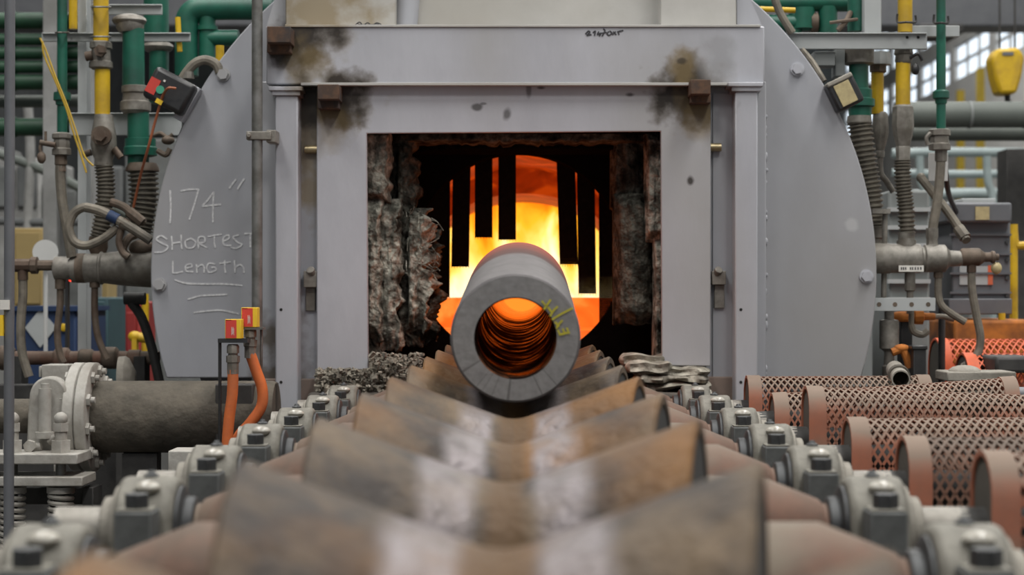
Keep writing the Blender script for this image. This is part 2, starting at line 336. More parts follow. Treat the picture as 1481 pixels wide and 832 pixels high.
def scale_bands():                   # dark mill scale on the tube behind the cleaned end, black patches in the bore
    for nm, y0, y1, dk, amt in (('tube_skin', 3.66, 3.72, (.05,.036,.032), .92), ('tube_bore', 3.0, 3.05, (.008,.004,.003), 1.0)):
        m = M[nm]; nt = m.node_tree; N = nt.nodes; L = nt.links; b = N['Principled BSDF']; src = b.inputs['Base Color'].links[0].from_socket
        g = N.new('ShaderNodeNewGeometry'); sp = N.new('ShaderNodeSeparateXYZ'); L.new(g.outputs['Position'], sp.inputs[0])
        mp = N.new('ShaderNodeMapping'); mp.inputs['Scale'].default_value = (5,14,5) if nm == 'tube_bore' else (9,9,9); L.new(g.outputs['Position'], mp.inputs['Vector'])
        nz = N.new('ShaderNodeTexNoise'); nz.inputs['Scale'].default_value = 2.2; nz.inputs['Detail'].default_value = 7; L.new(mp.outputs['Vector'], nz.inputs['Vector'])
        r = N.new('ShaderNodeMapRange'); r.inputs['From Min'].default_value = .40; r.inputs['From Max'].default_value = .52; L.new(nz.outputs['Fac'], r.inputs['Value'])
        mr = N.new('ShaderNodeMapRange'); mr.inputs['From Min'].default_value = y0; mr.inputs['From Max'].default_value = y1; mr.inputs['To Max'].default_value = amt; L.new(sp.outputs['Y'], mr.inputs['Value'])
        if nm == 'tube_bore':
            mu = N.new('ShaderNodeMath'); mu.operation = 'MULTIPLY'; L.new(r.outputs[0], mu.inputs[0]); L.new(mr.outputs[0], mu.inputs[1]); fac = mu.outputs[0]
            for key, a_, c_ in (('Metallic', 1., 0.), ('Roughness', .22, .8), ('Specular IOR Level', .5, .05)):
                q = N.new('ShaderNodeMapRange'); q.inputs['To Min'].default_value = a_; q.inputs['To Max'].default_value = c_; L.new(fac, q.inputs['Value']); L.new(q.outputs[0], b.inputs[key])
        else: fac = mr.outputs[0]
        mx = N.new('ShaderNodeMixRGB'); L.new(fac, mx.inputs['Fac']); L.new(src, mx.inputs['Color1']); mx.inputs['Color2'].default_value = (*dk, 1)
        L.new(mx.outputs['Color'], b.inputs['Base Color'])
scale_bands()
def glow_mat(name, ramp, strength, scale, stretch, zlo=None, zhi=None, zamt=0.):
    m = bpy.data.materials.new(name); m.use_nodes = True; nt = m.node_tree; N = nt.nodes; L = nt.links; b = N['Principled BSDF']
    b.inputs['Base Color'].default_value = (.25,.12,.06,1); b.inputs['Roughness'].default_value = .9
    g = N.new('ShaderNodeNewGeometry'); mp = N.new('ShaderNodeMapping'); mp.inputs['Scale'].default_value = stretch; L.new(g.outputs['Position'], mp.inputs['Vector'])
    nz = N.new('ShaderNodeTexNoise'); nz.inputs['Scale'].default_value = scale; nz.inputs['Detail'].default_value = 5; nz.inputs['Distortion'].default_value = .8
    L.new(mp.outputs['Vector'], nz.inputs['Vector']); fac = nz.outputs['Fac']
    if zlo is not None:            # flame and brick are hottest near the burners at the hearth
        sp = N.new('ShaderNodeSeparateXYZ'); L.new(g.outputs['Position'], sp.inputs[0])
        mr = N.new('ShaderNodeMapRange'); mr.inputs['From Min'].default_value = zhi; mr.inputs['From Max'].default_value = zlo; mr.inputs['To Max'].default_value = zamt; mr.inputs['To Min'].default_value = 0
        L.new(sp.outputs['Z'], mr.inputs['Value'])
        ad = N.new('ShaderNodeMath'); ad.operation = 'ADD'; L.new(fac, ad.inputs[0]); L.new(mr.outputs[0], ad.inputs[1]); fac = ad.outputs[0]
    r = N.new('ShaderNodeValToRGB'); e = r.color_ramp.elements
    e[0].position = ramp[0][0]; e[0].color = (*ramp[0][1], 1); e[1].position = ramp[-1][0]; e[1].color = (*ramp[-1][1], 1)
    for p_, c in ramp[1:-1]: q = e.new(p_); q.color = (*c, 1)
    L.new(fac, r.inputs['Fac']); L.new(r.outputs['Color'], b.inputs['Emission Color']); b.inputs['Emission Strength'].default_value = strength
    M[name] = m; return m
glow_mat('flame_wall', [(.36,(.9,.13,.003)),(.50,(1,.26,.006)),(.62,(1,.45,.02)),(.76,(1,.72,.16)),(.92,(1,.93,.6))], 1.45, 5.5, (1,1,.55), ZC-.05, ZC+.42, .5)
glow_mat('hot_arch', [(.34,(.05,.003,0)),(.52,(.32,.02,.001)),(.66,(.85,.085,.003))], .4, 9, (1,1,1.6))
glow_mat('hot_hearth', [(.3,(.95,.09,.008)),(.52,(1,.15,.015)),(.75,(1,.36,.06))], 1.15, 6, (1,1,1))

def face_mat():                      # cut end of the tube: grey with radial saw and shear marks
    m = mat('tube_face', (.27,.265,.262), (.215,.21,.208), .6, .2, 60, None, .1, 90)
    nt = m.node_tree; N = nt.nodes; L = nt.links; b = N['Principled BSDF']; src = b.inputs['Base Color'].links[0].from_socket
    tc = N.new('ShaderNodeTexCoord'); sp = N.new('ShaderNodeSeparateXYZ'); L.new(tc.outputs['Object'], sp.inputs[0])
    zz = N.new('ShaderNodeMath'); zz.operation = 'SUBTRACT'; L.new(sp.outputs['Z'], zz.inputs[0]); zz.inputs[1].default_value = .1133
    at = N.new('ShaderNodeMath'); at.operation = 'ARCTAN2'; L.new(zz.outputs[0], at.inputs[0]); L.new(sp.outputs['X'], at.inputs[1])
    nz = N.new('ShaderNodeTexNoise'); nz.noise_dimensions = '1D'; nz.inputs['Scale'].default_value = 11; nz.inputs['Detail'].default_value = 2; L.new(at.outputs[0], nz.inputs['W'])
    r = N.new('ShaderNodeValToRGB'); e = r.color_ramp.elements; e[0].position = .62; e[0].color = (0,0,0,1); e[1].position = .70; e[1].color = (.55,.55,.55,1)
    L.new(nz.outputs['Fac'], r.inputs['Fac'])
    cm = N.new('ShaderNodeMapRange'); cm.inputs['From Min'].default_value = .02; cm.inputs['From Max'].default_value = -.06; L.new(zz.outputs[0], cm.inputs['Value'])
    mu = N.new('ShaderNodeMath'); mu.operation = 'MULTIPLY'; L.new(r.outputs['Color'], mu.inputs[0]); L.new(cm.outputs[0], mu.inputs[1])
    mx = N.new('ShaderNodeMixRGB'); L.new(mu.outputs[0], mx.inputs['Fac']); L.new(src, mx.inputs['Color1']); mx.inputs['Color2'].default_value = (.06,.055,.052,1)
    L.new(mx.outputs['Color'], b.inputs['Base Color'])
face_mat()

# ================================================================== the hall
Z0 = 0.0
struct(MB().box((-9, -8, -.1), (9, 46, 0)).build('floor', 'concrete'))
struct(MB().box((-9, -8, 9.5), (9, 46, 9.65)).build('ceiling', 'hall_grey'))
struct(MB().box((-9, 46, 0), (9, 46.2, 9.5)).build('wall_back', 'hall_grey'))
struct(MB().box((-9.2, -8, 0), (-9, 46, 9.5)).build('wall_left', 'dim_grey'))
wr = MB()                                      # right wall: solid bands between the rows of windows
for z0, z1 in ((0, 5.15), (5.8, 6.1), (7.4, 9.5)): wr.box((8.0, -8, z0), (8.2, 46, z1))
for k in range(19):
    y = -7+k*2.9; wr.box((8.0, y, 5.15), (8.2, y+.35, 5.8)); wr.box((8.0, y, 6.1), (8.2, y+.35, 7.4))
wall_r = struct(wr.build('wall_right', 'hall_white'))
k_ = 0
for k in range(18):
    y = -7+k*2.9+.35
    if y < 16: continue
    for z0, z1 in ((5.15, 5.8), (6.1, 7.4)):
        k_ += 1
        wn = struct(MB().box((8.08, y, z0), (8.12, y+2.55, z1)).build('window_%d' % k_, 'daylight'))
        wf = MB()
        for q in range(4):
            yy = y+q*2.55/3; wf.box((8.03, yy-.03, z0), (8.08, yy+.03, z1))
        for q in range(3):
            zz = z0+q*(z1-z0)/2; wf.box((8.03, y, zz-.025), (8.08, y+2.55, zz+.025))
        wf.build('window_frame', 'hall_white', wn)
# yellow columns standing along the right wall
for i, (px, D, d) in enumerate(((1389, 31.5, 'farther'), (1418, 28.5, 'nearer'))):
    c = P(px, 432, D); w_ = S(10, D)/2
    b = MB().box((c.x-w_, D-w_, 0), (c.x+w_, D+w_, 4.75)); b.box((c.x-w_*1.6, D-w_*1.6, 0), (c.x+w_*1.6, D+w_*1.6, .15))
    tag(b.build('crane_column', 'yellow_dull'), 'yellow steel column by the window wall, %s of the two' % d, 'column', 'yellow columns')
# roof girders, dark
for i, (y, dd) in enumerate(((20.0, 'nearest'), (28.0, 'middle'), (36.0, 'farthest'))):
    b = MB(); b.box((-9, y-.12, 9.2), (9, y+.12, 9.48)); b.box((-9, y-.12, 8.1), (9, y+.12, 8.3))
    for k in range(18): b.cyl((-9+k, y, 8.25 if k % 2 else 9.25), (-8+k, y, 9.25 if k % 2 else 8.25), .06, seg=8)
    struct(b.build('trim_%d' % (i+1), 'dark_steel'))
for i, (lx, ly) in enumerate(LAMPS):                # roof lights: unseen framed panels, added to house the soft area lights
    rl = struct(MB().box((lx-.8, ly-1.6, 9.44), (lx+.8, ly+1.6, 9.5)).build('window_%d' % (100+i), 'hall_white'))
    b = MB(); b.box((lx-.85, ly-1.65, 9.40), (lx-.8, ly+1.65, 9.5)); b.box((lx+.8, ly-1.65, 9.40), (lx+.85, ly+1.65, 9.5)); b.box((lx-.8, ly-1.65, 9.4), (lx+.8, ly-1.6, 9.5)); b.box((lx-.8, ly+1.6, 9.4), (lx+.8, ly+1.65, 9.5))
    b.build('window_frame', 'hall_grey', rl)

# ================================================================== furnace
Dp = 5.40
fur = thing('furnace', 'big silver painted round furnace end with square door opening', 'furnace', (P(743,432,Dp).x, 6.6, 0))
RC = P(743, 395, Dp); RR = S(525, Dp)
zb = P(0, 547, Dp).z
pts = []
a0 = math.asin((zb-RC.z)/RR)
for k in range(97):
    a = a0+(math.pi-2*a0)*k/96
    pts.append(V(RC.x+RR*math.cos(a), Dp, RC.z+RR*math.sin(a)))
xl = P(500, 0, Dp).x; xr = P(985, 0, Dp).x; zt = P(0, 165, Dp).z
pts += [V(xl, Dp, zb), V(xl, Dp, zt), V(xr, Dp, zt), V(xr, Dp, zb)]
plate = MB().prism(pts, (0, .03, 0)).build('end_plate', 'silver_paint', fur, bevel=.004)
for px, py in ((323,108), (1153,100), (231,412), (1253,400)):
    b = MB(); c = P(px, py, Dp-.002); b.cyl(c+V(0,.004,0), c-V(0,.004,0), .021, seg=20); b.hexn(c-V(0,.004,0), (0,-1,0), .0165, .012, .4)
    b.build('bolt', 'silver_trim', plate)
# the shell behind the plate, made as a ring so that the chamber stays open
sh = MB().lathe((RC.x, Dp+.031, RC.z), (0,1,0), [(0,.70),(0,RR-.09),(3.4,RR-.09),(3.4,.70)], 64, close=True)
sh.build('shell', 'motor_grey', fur)
# cradle and legs under the shell
b = MB(); b.box((RC.x-.95, Dp+.2, .0), (RC.x-.75, Dp+3.2, .55)); b.box((RC.x+.75, Dp+.2, 0), (RC.x+.95, Dp+3.2, .55)); b.build('cradle', 'frame_beam', fur, bevel=.006)
# weld beads on the right strip
b = MB()
for k in range(26):
    py = 170+k*15+random.uniform(-5, 5)
    if random.random() < .5: b.ball(P(1108+random.uniform(-1,1), py, 5.395), .006, .8, .5, random.uniform(.8, 2.4), 8)
b.build('weld_bead', 'silver_trim', plate)
# side panels, guide columns
for (x0, x1) in ((378, 470), (1020, 1108)):
    MB().pbox(x0, 118, x1, 592, 5.262, 5.398).build('side_panel', 'silver_paint', fur, bevel=.003)
MB().pbox(435.5, 135, 461, 590, 5.256, 5.27).build('slide_strip', 'silver_paint', fur)
MB().pbox(1031, 135, 1060, 590, 5.256, 5.27).build('slide_strip', 'silver_paint', fur)
for (x0, x1, y1, cx0, cx1, cy0) in ((398,431,700,388,437,125), (1063,1096,700,1053,1104,119)):
    c = MB().pbox(x0, cy0+13, x1, y1, 5.18, 5.33).build('guide_column', 'silver_trim', fur, bevel=.004)
    b = MB(); b.pbox(cx0, cy0, cx1, cy0+6, 5.165, 5.33); b.pbox(cx0+5, cy0+6, cx1-3, cy0+13, 5.172, 5.33); b.build('column_cap', 'silver_trim', c, bevel=.002)
    b = MB()
    for py in (448, 553):
        q = P((x0+x1)/2-8, py, 5.18); b.cyl(q+V(0,.003,0), q-V(0,.0008,0), .0045, seg=10)
    b.build('screw', 'black_gap', c)
# header beam
hb = MB().pbox(385, 38, 1106, 122, 5.19, 5.398).build('header_beam', 'silver_trim', fur, bevel=.004)
MB().pbox(435, 119.5, 1052, 123.5, 5.186, 5.21).build('header_lip', 'cream_panel', hb, bevel=.001)
MB().pbox(412, 35.5, 1100, 39, 5.185, 5.3).build('header_lip', 'cream_panel', hb, bevel=.001)
# panels above the header
ztop = ZC+1.35
for (x0, x1, D0) in ((413,572,5.26), (955,1065,5.26)):
    a = P(x0, 38, D0); c = P(x1, 38, D0); MB().box(a, (c.x, 5.398, ztop)).build('upper_panel', 'cream_panel', fur, bevel=.003)
a = P(572, 38, 5.34); c = P(955, 38, 5.34); MB().box(a, (c.x, 5.398, ztop)).build('upper_panel', 'cream_panel', fur)
a = P(585, 38, 5.30); MB().cyl((a.x, 5.335, a.z), (a.x+.05, 5.335, ztop), .035).build('upper_rib', 'silver_paint', fur)
for pl_ in ([(385,39),(413,39),(413,-40),(409,-40)], [(1103,39),(1066,39),(1066,-40),(1068,-40)]):
    MB().prism([P(x, y, 5.30) for x, y in pl_], (0, .02, 0)).build('gusset', 'silver_trim', fur)
# door frame, one Pi shaped plate
def poly(pl, D): return [P(x, y, D) for x, y in pl]
df = MB().prism(poly([(458,536),(458,123),(1028,123),(1028,530),(957,529),(955.5,190),(530.5,193),(533,535)], 5.22), (0,.014,0)).build('door_frame', 'silver_trim', fur, bevel=.003)
# burnt steel stop blocks
for (x0, y0, x1, y1, D) in ((386,38,420,76,5.10), (459,122,490,157,5.12), (999,115,1028,149,5.12)):
    b = MB().pbox(x0, y0, x1, y0+(y1-y0)*.62, D, D+.12); b.pbox(x0, y0+(y1-y0)*.62, x1, y1, D+.045, D+.12)
    b.build('stop_block', 'burnt_block', fur, bevel=.002)
# hinge pins and latch pieces beside the door frame
for (x0, x1, py) in ((441, 459, 216), (1027, 1043, 213)):
    MB().cyl(P(x0, py, 5.24), P(x1, py, 5.24), S(6, 5.24), seg=16).build('hinge_pin', 'brass', fur)
for (x0, x1, y0, y1, sg) in ((439, 458, 392, 416, 1), (1030, 1050, 392, 412, -1)):
    b = MB().pbox(x0, y0, x1, y1, 5.225, 5.258); b.cyl(P((x0+x1)/2, y0-2, 5.22), P((x0+x1)/2+5*sg, y0+6, 5.24), S(6, 5.3)); b.pbox(x0+3, y1, x1-2, y1+34, 5.245, 5.258)
    b.build('latch', 'fitting_grey', fur, bevel=.002)
# marks on the header: two felt pen notes
def strokes(mb, lines, D, wpx, depth=.0016):
    ct = 0
    for ln in lines:
        p = [P(x, y, D) for x, y in ln]
        if len(p) > 2: p = smooth(p, 4)
        for a, b_ in zip(p[:-1], p[1:]):
            d = (b_-a)
            if d.length < 1e-6: continue
            ct += 1; oy = V(0, .00012*(ct % 5), 0); a = a-oy; b_ = b_-oy
            t = d.normalized(); nrm = V(-t.z, 0, t.x)*S(wpx, D)/2
            mb.add([a-nrm-t*S(wpx*.3, D), b_-nrm+t*S(wpx*.3, D), b_+nrm+t*S(wpx*.3, D), a+nrm-t*S(wpx*.3, D)]+[q+V(0,depth,0) for q in (a-nrm, b_-nrm, b_+nrm, a+nrm)],
                   [(0,1,2,3),(7,6,5,4),(0,4,5,1),(1,5,6,2),(2,6,7,3),(3,7,4,0)])
b = MB()
strokes(b, [[(847,49),(851,45),(853,47),(849,51),(855,50)], [(858,47),(861,45),(860,51)], [(866,46),(864,50),(869,48),(867,52)], [(873,42),(875,45),(871,52)], [(870,48),(877,47)],
            [(880,46),(878,49),(881,51),(885,48),(882,45)], [(886,50),(890,46)], [(887,46),(891,50)], [(893,46),(897,45),(901,44)], [(894,46),(895,50)]], 5.1888, 2.0)
strokes(b, [[(514,36),(520,32),(525,36),(532,33),(538,37),(545,33),(552,36)], [(518,35),(530,36),(548,35)]], 5.1888, 1.6)
b.build('felt_pen_note', 'ink', hb)
# chalk on the plate
CH = 5.3988
b = MB()
strokes(b, [[(246,276),(247,300),(246,322)], [(262,276),(275,274),(287,274)], [(287,274),(281,296),(274,317)], [(309,278),(300,290),(293,298),(306,297),(319,296)], [(309,278),(308,300),(308,321)],
            [(341,260),(336,266),(332,272)], [(353,259),(348,266),(344,273)]], CH, 2.6)
b.build('chalk_writing', 'chalk', plate, kind='stuff'); b = MB()
strokes(b, [[(241,346),(233,341),(226,346),(234,352),(243,357),(236,364),(224,365)], [(248,342),(249,352),(249,361)], [(262,340),(262,350),(263,360)], [(249,352),(262,350)],
            [(276,345),(268,349),(270,358),(279,358),(283,350),(276,345)], [(287,359),(287,344),(295,343),(296,350),(288,352),(299,358)], [(301,342),(313,340),(320,339)], [(310,341),(310,350),(311,358)],
            [(323,349),(331,345),(330,340),(323,344),(324,354),(334,355)], [(345,340),(337,343),(343,350),(350,354),(342,359),(334,358)], [(354,338),(362,338),(368,338)], [(362,338),(362,348),(362,357)]], CH, 2.3)
b.build('chalk_writing', 'chalk', plate, kind='stuff'); b = MB()
strokes(b, [[(250,378),(250,388),(251,395),(264,393)], [(268,388),(277,386),(276,382),(269,384),(269,392),(279,393)], [(284,383),(285,394)], [(285,387),(291,383),(295,386),(295,394)],
            [(311,382),(302,381),(299,388),(303,394),(312,391),(311,387),(306,387)], [(325,377),(325,386),(326,394)], [(318,381),(333,379)], [(339,377),(340,394)], [(340,387),(347,383),(352,387),(353,394)]], CH, 2.3)
b.build('chalk_writing', 'chalk', plate, kind='stuff'); b = MB()
strokes(b, [[(253,405),(270,410),(300,411),(325,411),(350,413)], [(272,433),(290,428),(310,427),(328,426)], [(281,452),(300,450),(320,449),(345,454)]], CH, 2.4)
b.build('chalk_underline', 'chalk', plate, kind='stuff')

# throat behind the door frame
g0, g1 = 5.235, 5.66
b = MB()
xa, xb = P(528,0,5.235).x, P(959,0,5.235).x; za, zb_ = P(0,188,5.235).z, P(0,560,5.28).z
b.box((xa-.06, g0, zb_), (xa, g1, za)); b.box((xb, g0, zb_), (xb+.06, g1, za)); b.box((xa-.06, g0, za), (xb+.06, g1, za+.05)); b.box((xa-.06, g0, zb_-.05), (xb+.06, g1+.2, zb_-.02))
b.build('throat_lining', 'soot', fur)
# ring wall with the round mouth
HC = P(750, 372, 5.66); HR = S(151, 5.66)
MB().lathe((HC.x, 5.66, HC.z), (0,1,0), [(0,HR),(0,.66),(.10,.66),(.10,HR)], 64, close=True).build('mouth_ring', 'soot', fur)
# chamber
R1 = .42
cb = MB(); seg = 48
prof_y = [5.95, 6.4, 7.0, 7.6]
for iy, y in enumerate(prof_y):
    for k in range(seg+1):
        a = math.pi*k/seg; n_ = 1+.05*noise.noise(V(math.cos(a)*4, y*3, math.sin(a)*4)); cb.v.append(V(HC.x+R1*1.02*math.cos(a)*n_, y, HC.z-.02+R1*.92*math.sin(a)*n_))
for iy in range(len(prof_y)-1):
    for k in range(seg): cb.f.append((iy*(seg+1)+k, iy*(seg+1)+k+1, (iy+1)*(seg+1)+k+1, (iy+1)*(seg+1)+k))
arch = cb.build('chamber_arch', 'hot_arch', fur)
sd = arch.modifiers.new('thickness', 'SOLIDIFY'); sd.thickness = .06; sd.offset = 1
MB().box((HC.x-R1*1.05, 5.80, HC.z-.42), (HC.x+R1*1.05, 7.6, HC.z-.235)).build('chamber_hearth', 'hot_hearth', fur)
for sx in (-1, 1): MB().box((HC.x+sx*R1*1.0, 5.95, HC.z-.24), (HC.x+sx*R1*1.10, 7.6, HC.z+.0)).build('chamber_side', 'hot_hearth', fur)
MB().box((HC.x-.5, 7.6, HC.z-.42), (HC.x+.5, 7.68, HC.z+.48)).build('chamber_end_wall', 'flame_wall', fur)
# lower arch of the inner burner zone, bright
q = MB(); AR = .315
for iy, y in enumerate((6.9, 7.55)):
    for k in range(33):
        a = math.pi*k/32; q.v.append(V(HC.x+.01+AR*1.25*math.cos(a), y, HC.z-.02+AR*.93*math.sin(a)))
    for k in range(33):
        a = math.pi*k/32; q.v.append(V(HC.x+.01+.47*math.cos(a), y, HC.z-.02+.45*math.sin(a)))
for k in range(32): q.f += [(k, k+1, 33+k+1, 33+k), (66+k, 66+k+1, 99+k+1, 99+k), (k, 66+k, 66+k+1, k+1), (33+k, 33+k+1, 99+k+1, 99+k)]
q.build('burner_arch', 'hot_arch', fur)
MB().box((HC.x-.43, 6.75, HC.z-.24), (HC.x+.43, 6.88, ZC+.004)).build('bridge_wall', 'hot_hearth', fur)
# hearth pier that carries the hot tube inside the furnace
MB().box((HC.x-.05, 5.95, HC.z-.24), (HC.x+.05, 7.2, ZC-.094)).build('hearth_pier', 'hot_hearth', fur)

# ------------------------------------------------------------------ insulation blankets in the throat
def lump(name, px0, py0, px1, py1, D, depth, m, amp, seed, nx=26, nz=70, rag=0., par=fur, dens=1.6, bow=0., lean=0., freq=1.):
    nx = int(nx*dens); nz = int(nz*dens)
    a = P(px0, py0, D); c = P(px1, py1, D); mb = MB(); th = depth
    for side in (0, 1):
        for i in range(nz+1):
            for j in range(nx+1):
                u = j/nx; v = i/nz
                x = a.x+(c.x-a.x)*u; z = a.z+(c.z-a.z)*v
                e = min(u, 1-u, v*1.5, (1-v)*1.5); e = min(1, e*7)
                q = V(x*freq*1.0, seed*3.7, z*freq*.8)
                n1 = noise.fractal(q*14, 1.0, 2.0, 4)*.55+noise.fractal(q*60, 1.0, 2.0, 4)*.55
                nr = noise.fractal(V(x*45*freq, seed, z*4), 1., 2., 3)
                y = D - amp*(n1+nr*.8) - bow*math.sin(math.pi*u) + (1-e)*th*.5 + lean*v if side == 0 else D+th+lean*v
                rx = rag*noise.fractal(V(seed*2.3, z*24, u*2), 1.0, 2.1, 3)*.55*(1 if u > .5 else (.25 if u < .5 else 1)) * (u if px1 > px0 else u)
                rz = -rag*.9*abs(noise.fractal(V(x*16, seed, 2), 1, 2, 4))*v**3
                mb.v.append(V(x+rx, y, z+rz))
    W = nx+1; H_ = (nx+1)*(nz+1)
    for i in range(nz):
        for j in range(nx):
            p = i*W+j; mb.f.append((p, p+1, p+W+1, p+W)); mb.f.append((H_+p, H_+p+W, H_+p+W+1, H_+p+1))
    for i in range(nz):
        for j in (0, nx):
            p = i*W+j; mb.f.append((p, p+W, H_+p+W, H_+p))
    for j in range(nx):
        for i in (0, nz):
            p = i*W+j; mb.f.append((p, H_+p, H_+p+1, p+1))
    return mb.build(name, m, par, ang=80)
lump('insulation_blanket', 520, 186, 563, 290, 5.30, .10, 'fibre_light', .010, 1, 18, 34, .02)
lump('insulation_blanket', 520, 285, 552, 490, 5.29, .10, 'fibre_light', .013, 2, 16, 60, .03)
lump('insulation_blanket', 545, 286, 580, 505, 5.32, .10, 'fibre_light', .018, 3, 18, 60, .04)
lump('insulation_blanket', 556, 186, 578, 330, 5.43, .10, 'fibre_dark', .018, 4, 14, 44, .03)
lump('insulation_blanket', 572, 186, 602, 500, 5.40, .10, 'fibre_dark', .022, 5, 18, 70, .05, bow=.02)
lump('insulation_blanket', 588, 300, 622, 470, 5.36, .09, 'fibre_light', .020, 6, 18, 60, .08)
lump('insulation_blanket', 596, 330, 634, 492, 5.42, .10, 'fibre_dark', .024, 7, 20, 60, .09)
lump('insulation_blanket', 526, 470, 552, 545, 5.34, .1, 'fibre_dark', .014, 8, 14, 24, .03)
lump('insulation_blanket', 934, 188, 968, 350, 5.31, .10, 'fibre_light', .012, 11, 16, 50, .0)
lump('insulation_blanket', 946, 340, 968, 540, 5.31, .10, 'fibre_light', .014, 12, 14, 60, .0)
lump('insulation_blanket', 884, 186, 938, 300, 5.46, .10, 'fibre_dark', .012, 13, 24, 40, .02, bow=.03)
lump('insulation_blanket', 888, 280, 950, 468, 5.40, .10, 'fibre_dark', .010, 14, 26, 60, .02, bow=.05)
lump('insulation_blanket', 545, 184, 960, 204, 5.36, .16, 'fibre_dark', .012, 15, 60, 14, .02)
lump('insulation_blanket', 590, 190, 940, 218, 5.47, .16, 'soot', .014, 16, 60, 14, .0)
# frayed fibre ends on the left blanket
b = MB()
for k in range(40):
    px = random.uniform(585, 628); py = random.uniform(300, 400); p0 = P(px, py, 5.36)
    d = V(random.uniform(-.1, 1), random.uniform(-.6, -.1), random.uniform(-.9, .5)).normalized()*random.uniform(.02, .06)
    b.tube([p0, p0+d*.5+V(0,0,random.uniform(-.008,.008)), p0+d], .0013, 5, 3)
b.build('frayed_fibre', 'fibre_light', fur, kind='stuff')
# torn folds lying under the door frame on the right
def fold(px0, px1, py0, py1, D, depth, seed, m):
    mb = MB(); n = 40; prof = 10; a = P(px0, (py0+py1)/2, D); c = P(px1, (py0+py1)/2, D); h = S((py1-py0)/2, D)
    for i in range(n+1):
        u = i/n; x = a.x+(c.x-a.x)*u; e = min(1, min(u, 1-u)*10)**.5
        for k in range(prof):
            t = 2*math.pi*k/prof; r = e*(1+.5*noise.noise(V(x*22, k*.9, seed*5)))
            zz = .5*h*noise.noise(V(x*14, seed, 1))
            mb.v.append(V(x, D+depth/2+depth/2*math.cos(t)*r, a.z+zz+h*math.sin(t)*r))
    for i in range(n):
        for k in range(prof): k2 = (k+1) % prof; mb.f.append((i*prof+k, i*prof+k2, (i+1)*prof+k2, (i+1)*prof+k))
    mb.f += [tuple(range(prof)), tuple(n*prof+k for k in range(prof))]
    return mb.build('torn_insulation', m, fur, ang=60)
fold(896, 966, 512, 530, 5.20, .10, 1, 'fibre_pale'); fold(905, 975, 522, 540, 5.12, .12, 2, 'fibre_pale')
fold(915, 1032, 531, 545, 5.14, .16, 3, 'fibre_pale'); fold(918, 1030, 541, 556, 5.12, .18, 4, 'rubble'); fold(925, 1034, 551, 567, 5.13, .18, 5, 'fibre_pale')
b = MB()
for k in range(1500):                                # loose crumbs of insulation under the frame on the left
    px = random.uniform(458, 612); t = random.random(); top = 534 if px < 535 else 512-(px-535)*.0
    py = top+(570-top)*t; D = random.uniform(5.06, 5.24)
    r = random.uniform(.003, .0085); M_ = Matrix.Rotation(random.uniform(0, 6), 3, V(random.random(), random.random(), random.random()+.1).normalized())
    b.obox(P(px, py, D), (r*random.uniform(1, 2.6), r*1.4, r*random.uniform(.5, 1.1)), M_)
rub = b.build('insulation_crumbs', 'rubble', None, kind='stuff'); tag(rub, 'heap of broken grey insulation crumbs under the door frame left foot', 'rubble')
tag(MB().box((P(450,0,5.15).x, 5.06, 0), (P(640,0,5.15).x, 5.26, P(0,566,5.15).z)).build('sill_block', 'frame_beam', None, bevel=.01), 'dark sill block under the insulation crumbs', 'sill')
tag(MB().box((P(890,0,5.15).x, 5.08, 0), (P(1036,0,5.15).x, 5.30, P(0,567,5.15).z)).build('sill_block', 'frame_beam', None, bevel=.01), 'dark sill block under the torn pale insulation folds', 'sill')
MB().pbox(378, 548, 462, 700, 5.25, 5.395).build('base_beam', 'base_pink', fur, bevel=.004); MB().pbox(1022, 545, 1066, 600, 5.25, 5.39).build('base_beam', 'base_pink', fur, bevel=.004)

# ------------------------------------------------------------------ heat curtain strips
def strip(x0, x1, yb, label, D, skew=0, y0=196, open_=.0):
    a = P(x0, y0, D); c = P(x1, yb, D); mb = MB(); pitch = .0062; nz = int((a.z-c.z)/pitch); nx = max(3, int((c.x-a.x)/.008))
    t = thing('curtain_strip', label, 'curtain strip', (((a.x+c.x)/2), D, c.z), 'woven heat curtain strips in the furnace mouth')
    for i in range(nz):                                  # woven ribs, slightly open so that the glow shows through
        z = a.z-i*pitch; v = i/nz; dx = S(skew, D)*v
        mb.box((a.x+dx, D-.0022-.0006*(i % 2), z-pitch*(1.06-open_*max(0, v-.25))), (c.x+dx, D+.0022-.0006*(i % 2), z))
    mb.build('weave', 'curtain', t)
    mb = MB()
    for j in range(nx+1):
        x = a.x+(c.x-a.x)*j/nx; dx = S(skew, D)
        mb.add([(x-.0006,D-.0035,a.z),(x+.0006,D-.0035,a.z),(x+.0006+dx,D-.0035,c.z-.004),(x-.0006+dx,D-.0035,c.z-.004),(x-.0006,D+.0035,a.z),(x+.0006,D+.0035,a.z),(x+.0006+dx,D+.0035,c.z-.004),(x-.0006+dx,D+.0035,c.z-.004)],
               [(0,1,2,3),(7,6,5,4),(0,4,5,1),(1,5,6,2),(2,6,7,3),(3,7,4,0)])
    mb.build('warp_threads', 'curtain', t)
    return t
strip(590, 651, 432, 'wide dark woven curtain strip at the left edge of the furnace mouth', 5.79, -1)
strip(656, 681, 386, 'dark woven curtain strip beside the wide left edge strip', 5.775, -3)
strip(687, 712, 344, 'short dark woven curtain strip, left one of the two shortest', 5.79)
strip(721, 746, 347, 'short dark woven curtain strip, right one of the two shortest', 5.775)
strip(804, 830, 384, 'dark woven curtain strip right of the wide flame gap', 5.79, 6, open_=.11)
strip(834, 859, 426, 'long dark woven curtain strip second from the right edge', 5.775, 3, open_=.11)
strip(866, 905, 500, 'longest dark woven curtain strip at the right edge of the mouth', 5.79, 1, open_=.17)
a = P(585, 196, 5.78); c = P(915, 196, 5.78)
